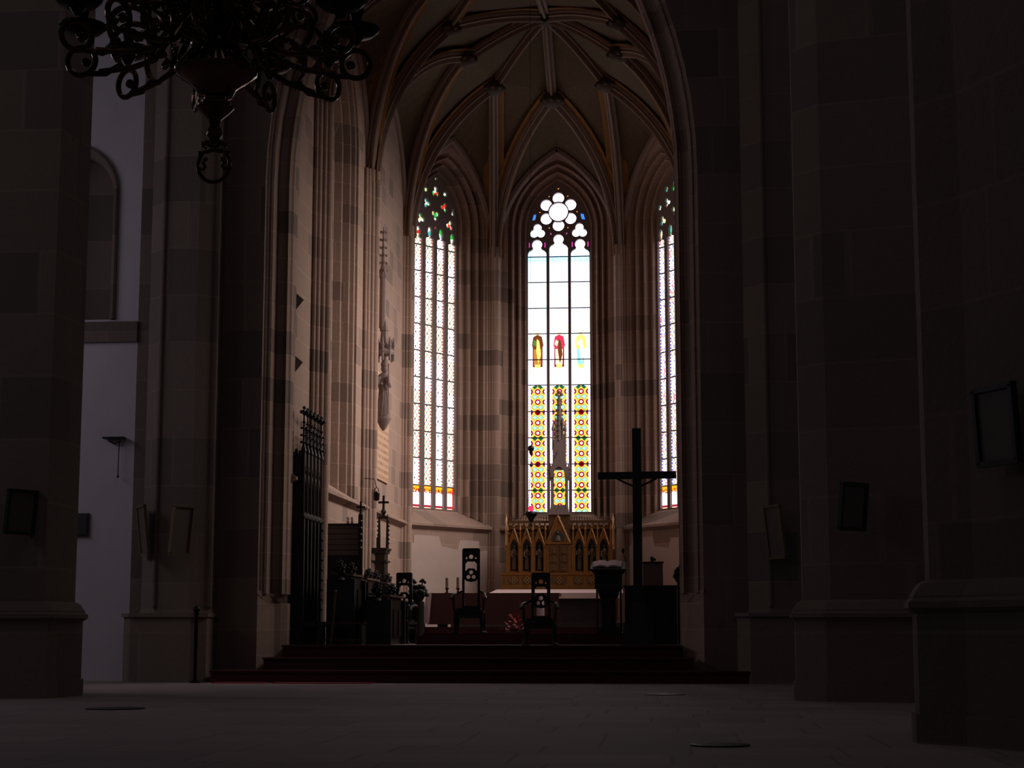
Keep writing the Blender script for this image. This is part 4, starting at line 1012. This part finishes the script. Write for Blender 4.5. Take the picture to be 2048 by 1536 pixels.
b.build('quatrefoil_relief', 'gilt_highlight', t)
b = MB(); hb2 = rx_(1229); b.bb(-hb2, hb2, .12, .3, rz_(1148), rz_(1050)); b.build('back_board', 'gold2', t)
# niches
cent = [1029, 1054, 1079, 1159, 1184, 1208]
fw = P(1100, 1100, YA)[0]-P(1074, 1100, YA)[0]
zsill, zspr, zgab = rz_(1142), rz_(1094), rz_(1055)
for px in cent:
    xn = rx_(px); w_ = .175
    nb = MB(); nb.bb(xn-w_+.02, xn+w_-.02, .09, .118, zsill, zspr+.15); nb.build('niche', 'niche', t)
    outl = [(xn-w_, zsill-.05), (xn-w_, zspr+.05), (xn, zgab-.05), (xn+w_, zspr+.05), (xn+w_, zsill-.05)]
    ar = lancet(xn, w_-.065, zsill, zspr-.02, .26)
    plate('arch_frame', outl, [ar], .10, 'gold', t, None, -.12)
    g = MB()
    for s in (-1, 1): g.tube([(xn+s*(w_+.0), -.14, zspr+.0), (xn, -.14, zgab-.02)], .018, 6, mi=1 if s == 1 else 0)  # right edge painted brighter, as if lit from that side
    g.sph((xn, -.14, zgab+.02), .035, 8); g.lathe([(.02, 0), (.006, .10)], (xn, -.14, zgab+.02), 6)
    g.build('gable', ['gold', 'gilt_highlight'], t, True)
    f = MB(); hz = (zspr-zsill)*1.05; sx = xn                              # carved figure in the niche
    f.lathe([(.075, 0), (.085, .03), (.07, hz*.3), (.055, hz*.55), (.075, hz*.70), (.07, hz*.80), (.025, hz*.86)], (sx, -.0, zsill+.03), 12, sy=.7)
    f.sph((sx, -.01, zsill+.03+hz*.93), .036, 10, 1.2)
    s = random.choice((-1, 1)); f.tube([(sx+s*.07, -.01, zsill+hz*.80), (sx+s*.09, -.06, zsill+hz*.62), (sx+s*.02, -.09, zsill+hz*.66)], [.025, .022, .018], 7)
    f.tube([(sx-s*.07, -.01, zsill+hz*.80), (sx-s*.08, -.05, zsill+hz*.6), (sx-s*.01, -.08, zsill+hz*.52)], [.025, .022, .018], 7)
    f.build('statuette', 'statue', t, True)
for px in (1016, 1041.5, 1066.5, 1092, 1147, 1171.5, 1196, 1222):
    b = MB(); xn = rx_(px); w_ = .045 if px not in (1016, 1222) else .05
    b.box((xn, -.15, (zsill+zspr)/2-.05), (w_*2, .09, zspr-zsill+.2)); b.box((xn, -.15, zspr+.02), (w_*2.6, .12, .06)); b.lathe([(.028, zspr), (.022, rz_(1062)), (.04, rz_(1060)), (.004, rz_(1048))], (xn, -.15, 0), 8)
    b.build('buttress', 'gold', t)
for px in (1014, 1227):
    b = MB(); xn = rx_(px); b.lathe([(.035, rz_(1100)), (.03, rz_(1060)), (.05, rz_(1056)), (.02, rz_(1050)), (.035, rz_(1040)), (.012, rz_(1036)), (.004, rz_(1028))], (xn, -.16, 0), 10); b.build('corner_pinnacle', 'gilt_highlight', t, True)
# diapered screen above the gables
b = MB(); x = rx_(1014)
while x < rx_(1226):
    if not (rx_(1096) < x < rx_(1142)):
        for k_ in range(3):
            z = rz_(1086)+.12+k_*.15; b.tube([(x, .10, z-.07), (x+.055, .10, z), (x, .10, z+.07), (x-.055, .10, z)], .010, 5, closed=True); b.sph((x, .10, z), .018, 6)
    x += .125
b.build('diaper_screen', 'gold', t)
# openwork cresting
b = []
ol = [(rx_(1015), rz_(1058)), (rx_(1015), rz_(1041)), (rx_(1226), rz_(1041)), (rx_(1226), rz_(1058))]
holes = []
x = rx_(1021)
while x < rx_(1222):
    holes.append(foil(x, (rz_(1058)+rz_(1041))/2, .035, .03, 4, PI/4, 20)); x += .15
plate('cresting', ol, holes, .06, 'gold2', t, None, .0)
b = MB(); x = rx_(1016)
while x < rx_(1226):
    b.lathe([(.008, 0), (.008, .06), (.02, .075), (.005, .11)], (x, .03, rz_(1041)), 6); x += .072
b.build('cresting_finials', 'gold2', t)
# centre tabernacle
b = MB(); w_ = rx_(1143)-0; b.bb(rx_(1095), rx_(1143), -.22, .15, rz_(1148), rz_(1087)); b.bb(rx_(1094), rx_(1144), -.26, .15, rz_(1089), rz_(1085)); b.build('tabernacle', 'gold', t)
for s, (a, c) in enumerate(((1100, 1118), (1120, 1138))):
    b = MB(); b.bb(rx_(a), rx_(c), -.245, -.22, rz_(1144), rz_(1091))
    for q in range(3):
        b.box(((rx_(a)+rx_(c))/2, -.25, rz_(1136)+q*.24), (.18, .02, .19)); b.sph(((rx_(a)+rx_(c))/2, -.262, rz_(1136)+q*.24+.03), .03, 8); b.lathe([(.045, -.07), (.03, 0), (.01, .03)], ((rx_(a)+rx_(c))/2, -.262, rz_(1136)+q*.24), 8, sy=.4)
        for dx in (-.075, .075): b.sph(((rx_(a)+rx_(c))/2+dx, -.26, rz_(1136)+q*.24+.11), .014, 6)
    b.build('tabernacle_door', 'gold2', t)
g = MB(); a0, a1, am = rx_(1096), rx_(1140), rx_(1117)
g.add([(a0, -.20, rz_(1085)), (a1, -.20, rz_(1085)), (am, -.20, rz_(1034)), (a0, 0, rz_(1085)), (a1, 0, rz_(1085)), (am, 0, rz_(1034))], [(0, 1, 2), (5, 4, 3), (0, 2, 5, 3), (2, 1, 4, 5)], 0)
g.tube([(a1+.02, -.22, rz_(1086)), (am, -.22, rz_(1032))], .024, 6, mi=1); g.tube([(a0-.02, -.22, rz_(1086)), (am, -.22, rz_(1032))], .022, 6, mi=0)  # highlight painted onto the right slope only
for q in range(6): 
    f_ = (q+.5)/6; g.sph((a1+(am-a1)*f_+.03, -.22, rz_(1086)+(rz_(1032)-rz_(1086))*f_), .026, 6, mi=1)
g.build('centre_gable', ['gold', 'gilt_highlight'], t)
b = MB(); pts = lancet(am, .17, rz_(1084), rz_(1078), .24); b.add([(x, -.215, z) for x, z in pts], [tuple(range(len(pts)))]); b.build('gable_relief', 'niche', t)
b = MB(); b.sph((am, -.22, rz_(1066)), .04, 8); b.lathe([(.09, 0), (.06, .12), (.03, .16)], (am, -.22, rz_(1083)), 10, sy=.4); b.build('relief_figure', 'statue', t, True)
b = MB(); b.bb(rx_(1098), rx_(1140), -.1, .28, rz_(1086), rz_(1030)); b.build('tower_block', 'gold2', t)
b = MB(); b.bb(rx_(1096), rx_(1141), -.16, .30, rz_(1030), rz_(1026)); b.bb(rx_(1101), rx_(1137), -.10, .28, rz_(1026), rz_(1018)); b.bb(rx_(1104), rx_(1134), -.06, .24, rz_(1018), rz_(1010)); b.build('tower_plinth', 'tracery', t)
for px in (1104.5, 1133.5):                                   # open lantern carrying the spire
    for yy in (-.05, .22):
        b = MB(); b.lathe([(.045, rz_(1018)), (.035, rz_(1010)), (.033, rz_(955)), (.05, rz_(950))], (rx_(px), yy, 0), 8); b.build('tower_column', 'tracery', t, True)
for s, px in ((-1, 1104), (1, 1134)):
    b = MB(); b.box((rx_(px)+s*.05, .08, rz_(948)), (.14, .3, .34)); b.box((rx_(px)+s*.06, .08, rz_(933)), (.11, .24, .2), taper=.3)
    for q in range(3): b.sph((rx_(px)+s*.11, -.05, rz_(956)+q*.12), .04, 7)
    b.build('tower_buttress', 'tracery', t)
xm = rx_(1119)
plate('tower_gable', [(xm-.24, rz_(955)), (xm-.26, rz_(938)), (xm, rz_(900)), (xm+.26, rz_(938)), (xm+.24, rz_(955))], [lancet(xm, .15, rz_(954), rz_(948), .2)], .06, 'tracery', t, None, -.12)
b = MB(); b.box((xm, .08, rz_(918)), (.36, .3, rz_(896)-rz_(938))); b.box((xm-.0, .08, rz_(888)), (.30, .26, .25))
b.build('tower_core', 'tracery', t)
b = MB()
for s in (-1, 1):
    for (dx, z0, z1, r) in ((.17, 900, 862, .035), (.10, 880, 850, .03)):
        b.lathe([(r, rz_(z0)), (r*.8, rz_(z1)), (r*1.5, rz_(z1-3)), (.005, rz_(z1-18))], (xm+s*dx, .0, 0), 7)
b.build('tower_pinnacle', 'tracery', t)
b = MB(); b.lathe([(.12, rz_(885)), (.09, rz_(850)), (.045, rz_(800)), (.03, rz_(792))], (xm, .08, 0), 8)
for q in range(9):
    z = rz_(880)+q*.145; r = .15-.012*q
    for a in range(4): b.sph((xm+r*math.cos(a*PI/2), .08+r*math.sin(a*PI/2), z), .03, 6)
for dx, dz in ((0, .12), (.07, .05), (-.07, .05), (0, 0)): b.sph((xm+dx, .08, rz_(792)+dz), .05, 7)
b.build('spire', 'tracery', t, True)

# sanctuary lamp on its chain
Ys = 44.5; x, z = P(1062, 1018, Ys); t = thing('sanctuary_lamp', 'red glowing sanctuary lamp hanging left of the centre window', 'lamp', (x, Ys, z))
b = MB(); b.lathe([(.03, -.06), (.065, -.03), (.07, .04), (.05, .08)], n=12); b.build('red_glass', 'redglow', t, True)
b = MB(); b.lathe([(.02, -.42), (.05, -.40), (.03, -.34), (.10, -.22), (.17, -.12), (.15, -.07), (.06, -.06)], n=14); b.build('bowl', 'iron', t, True)
b = MB(); zt = 17.55-z
for a in range(3):
    q = a*2*PI/3; b.tube([(.14*math.cos(q), .14*math.sin(q), -.09), (.03*math.cos(q), .03*math.sin(q), 1.0), (0, 0, 1.3)], .005, 5)
b.tube([(0, 0, 1.3), (0, 0, zt)], .005, 5); b.build('chain', 'iron', t)
b = MB(); zz = P(1062, 897, Ys)[1]-z; b.sph((0, 0, zz), .085, 10); b.lathe([(.015, -.18), (.05, -.1), (.02, 0)], (0, 0, zz), 8); b.sph((0, 0, P(1062, 930, Ys)[1]-z), .04, 8); b.build('counterweight', 'iron', t, True)

# ------------------------------------------------------------------ wall monument on the left wall
XW = -7.5
def onwall(px, py, xw=XW):
    d = RM @ Vector(((px-1024)/FP, (768-py)/FP, -1)); s = xw/d.x; return d.y*s, EYE+d.z*s
ya, z1 = onwall(752, 742); yb, z0 = onwall(773, 968)
t = MB(); hh = z1-z0; t.add([(0, -.03, 0), (yb-ya, -.03, 0), (yb-ya, -.03, hh), (0, -.03, hh)], [(0, 1, 2, 3)])
mt, _ = frame((XW, ya), (XW, yb)); mt = Matrix.Translation((0, 0, z0)) @ mt
t = MB(); t.bb(0, yb-ya, -.05, 0, 0, hh); tag(t.build('inscription_tablet', 'tablet', matrix=mt), 'tall ochre inscription tablet on the left choir wall beneath the monument canopy', 'tablet')
ym, zt = onwall(762, 655); _, zb_ = onwall(762, 850)
t = thing('wall_monument', 'carved stone wall monument with a robed figure under a spiky canopy', 'monument', (XW+.26, 42.9, zb_)); H = zt-zb_; hf = onwall(760, 735)[1]-zb_
b = MB(); b.lathe([(.03, -.28), (.10, -.18), (.16, -.05), (.2, 0), (.2, .05)], n=12, sy=.9); b.build('bracket', 'monument', t, True)
b = MB(); b.lathe([(.17, .05), (.16, .3), (.13, hf*.5), (.17, hf*.68), (.16, hf*.76), (.06, hf*.81)], n=16, sy=.75)
for q in range(7): a = q*.9; b.tube([(.15*math.cos(a), .11*math.sin(a), .08), (.13*math.cos(a+.2), .10*math.sin(a+.2), hf*.35), (.10*math.cos(a+.1), .09*math.sin(a+.1), hf*.6)], .025, 6)
b.sph((.02, -.02, hf*.88), .095, 12, 1.25); b.lathe([(.095, 0), (.105, .05), (.05, .2), (.01, .26)], (.02, -.02, hf*.92), 10)
b.tube([(.1, -.12, hf*.72), (.18, -.18, hf*.55), (.10, -.22, hf*.5)], [.06, .05, .035], 8); b.tube([(-.1, -.1, hf*.72), (-.12, -.2, hf*.58), (.0, -.24, hf*.6)], [.06, .05, .035], 8); b.tube([(.15, -.2, .1), (.15, -.2, hf*.95)], .018, 6)
b.build('robed_figure', 'monument', t, True)
b = MB(); zc = hf*1.12
b.lathe([(.24, zc), (.27, zc+.06), (.25, zc+.12), (.16, zc+.2)], n=8)
for q in range(8):
    a = q*PI/4; x, y = .24*math.cos(a), .24*math.sin(a); b.lathe([(.03, -.16), (.03, .2), (.045, .22), (.004, .46)], (x, y, zc), 6)
    b.tube([(x, y, zc), (x*.9, y*.9, zc+.16), (.19*math.cos(a+.39), .19*math.sin(a+.39), zc+.30), (.24*math.cos(a+.78), .24*math.sin(a+.78), zc)], .018, 5)
b.lathe([(.12, zc+.15), (.09, zc+.6), (.12, zc+.62), (.02, H+.1)], n=6); b.build('canopy', 'monument', t)
b = MB(); y2, zt2 = onwall(752, 455); _, zb2 = onwall(752, 655)
H2 = zt2-zb_; zs = H
b.lathe([(.09, zs-.2), (.08, H2-1.35), (.13, H2-1.30), (.10, H2-1.2), (.05, H2-1.0), (.01, H2)], (-.05, 0, 0), 8)
for q in range(6):
    z = H2-1.15+q*.20
    for a in range(4): b.sph((-.05+(.10-.008*q)*math.cos(a*PI/2+.4), (.10-.008*q)*math.sin(a*PI/2+.4), z), .035, 6)
b.build('crocketed_spire', 'monument', t)
# two small corbels on the first shafts
for px, py, lb in ((592, 602, 'upper small dark corbel on the left choir wall near the arch'), (590, 727, 'lower small dark corbel on the left choir wall near the arch')):
    y_, z_ = onwall(px, py); b = MB(); b.add([(XW, y_-.1, z_+.16), (XW, y_+.12, z_+.16), (XW, y_, z_-.18), (XW+.16, y_, z_+.02)], [(0, 1, 3), (1, 2, 3), (2, 0, 3), (0, 2, 1)]); tag(b.build('wall_corbel', 'monument'), lb, 'corbel')
# patches of bare stone left in the plaster of the apse
for (p0, p1, nm) in ((LC[2], LC[3], 'trim_140'), (RC[3], RC[2], 'trim_141')):
    m, L = frame(p0, p1); pl = MB()
    pts = [(.22, ZC), (.22, 3.35), (.45, 3.35), (.45, 3.58), (1.45, 3.58), (1.55, 3.3), (2.2, 3.22), (2.3, 3.5), (3.1, 3.5), (3.12, 3.2), (L-.28, 3.25), (L-.28, ZC)]
    pl.add([(x, -.012, z) for x, z in pts], [tuple(range(len(pts)))], mat=m); pl.add([(x, y, z) for x, z in pts for y in (-.012, 0)], [(2*i, 2*i+1, (2*i+3) % (2*len(pts)), (2*i+2) % (2*len(pts))) for i in range(len(pts))], mat=m); struct(pl.build(nm, 'choir_plaster'))
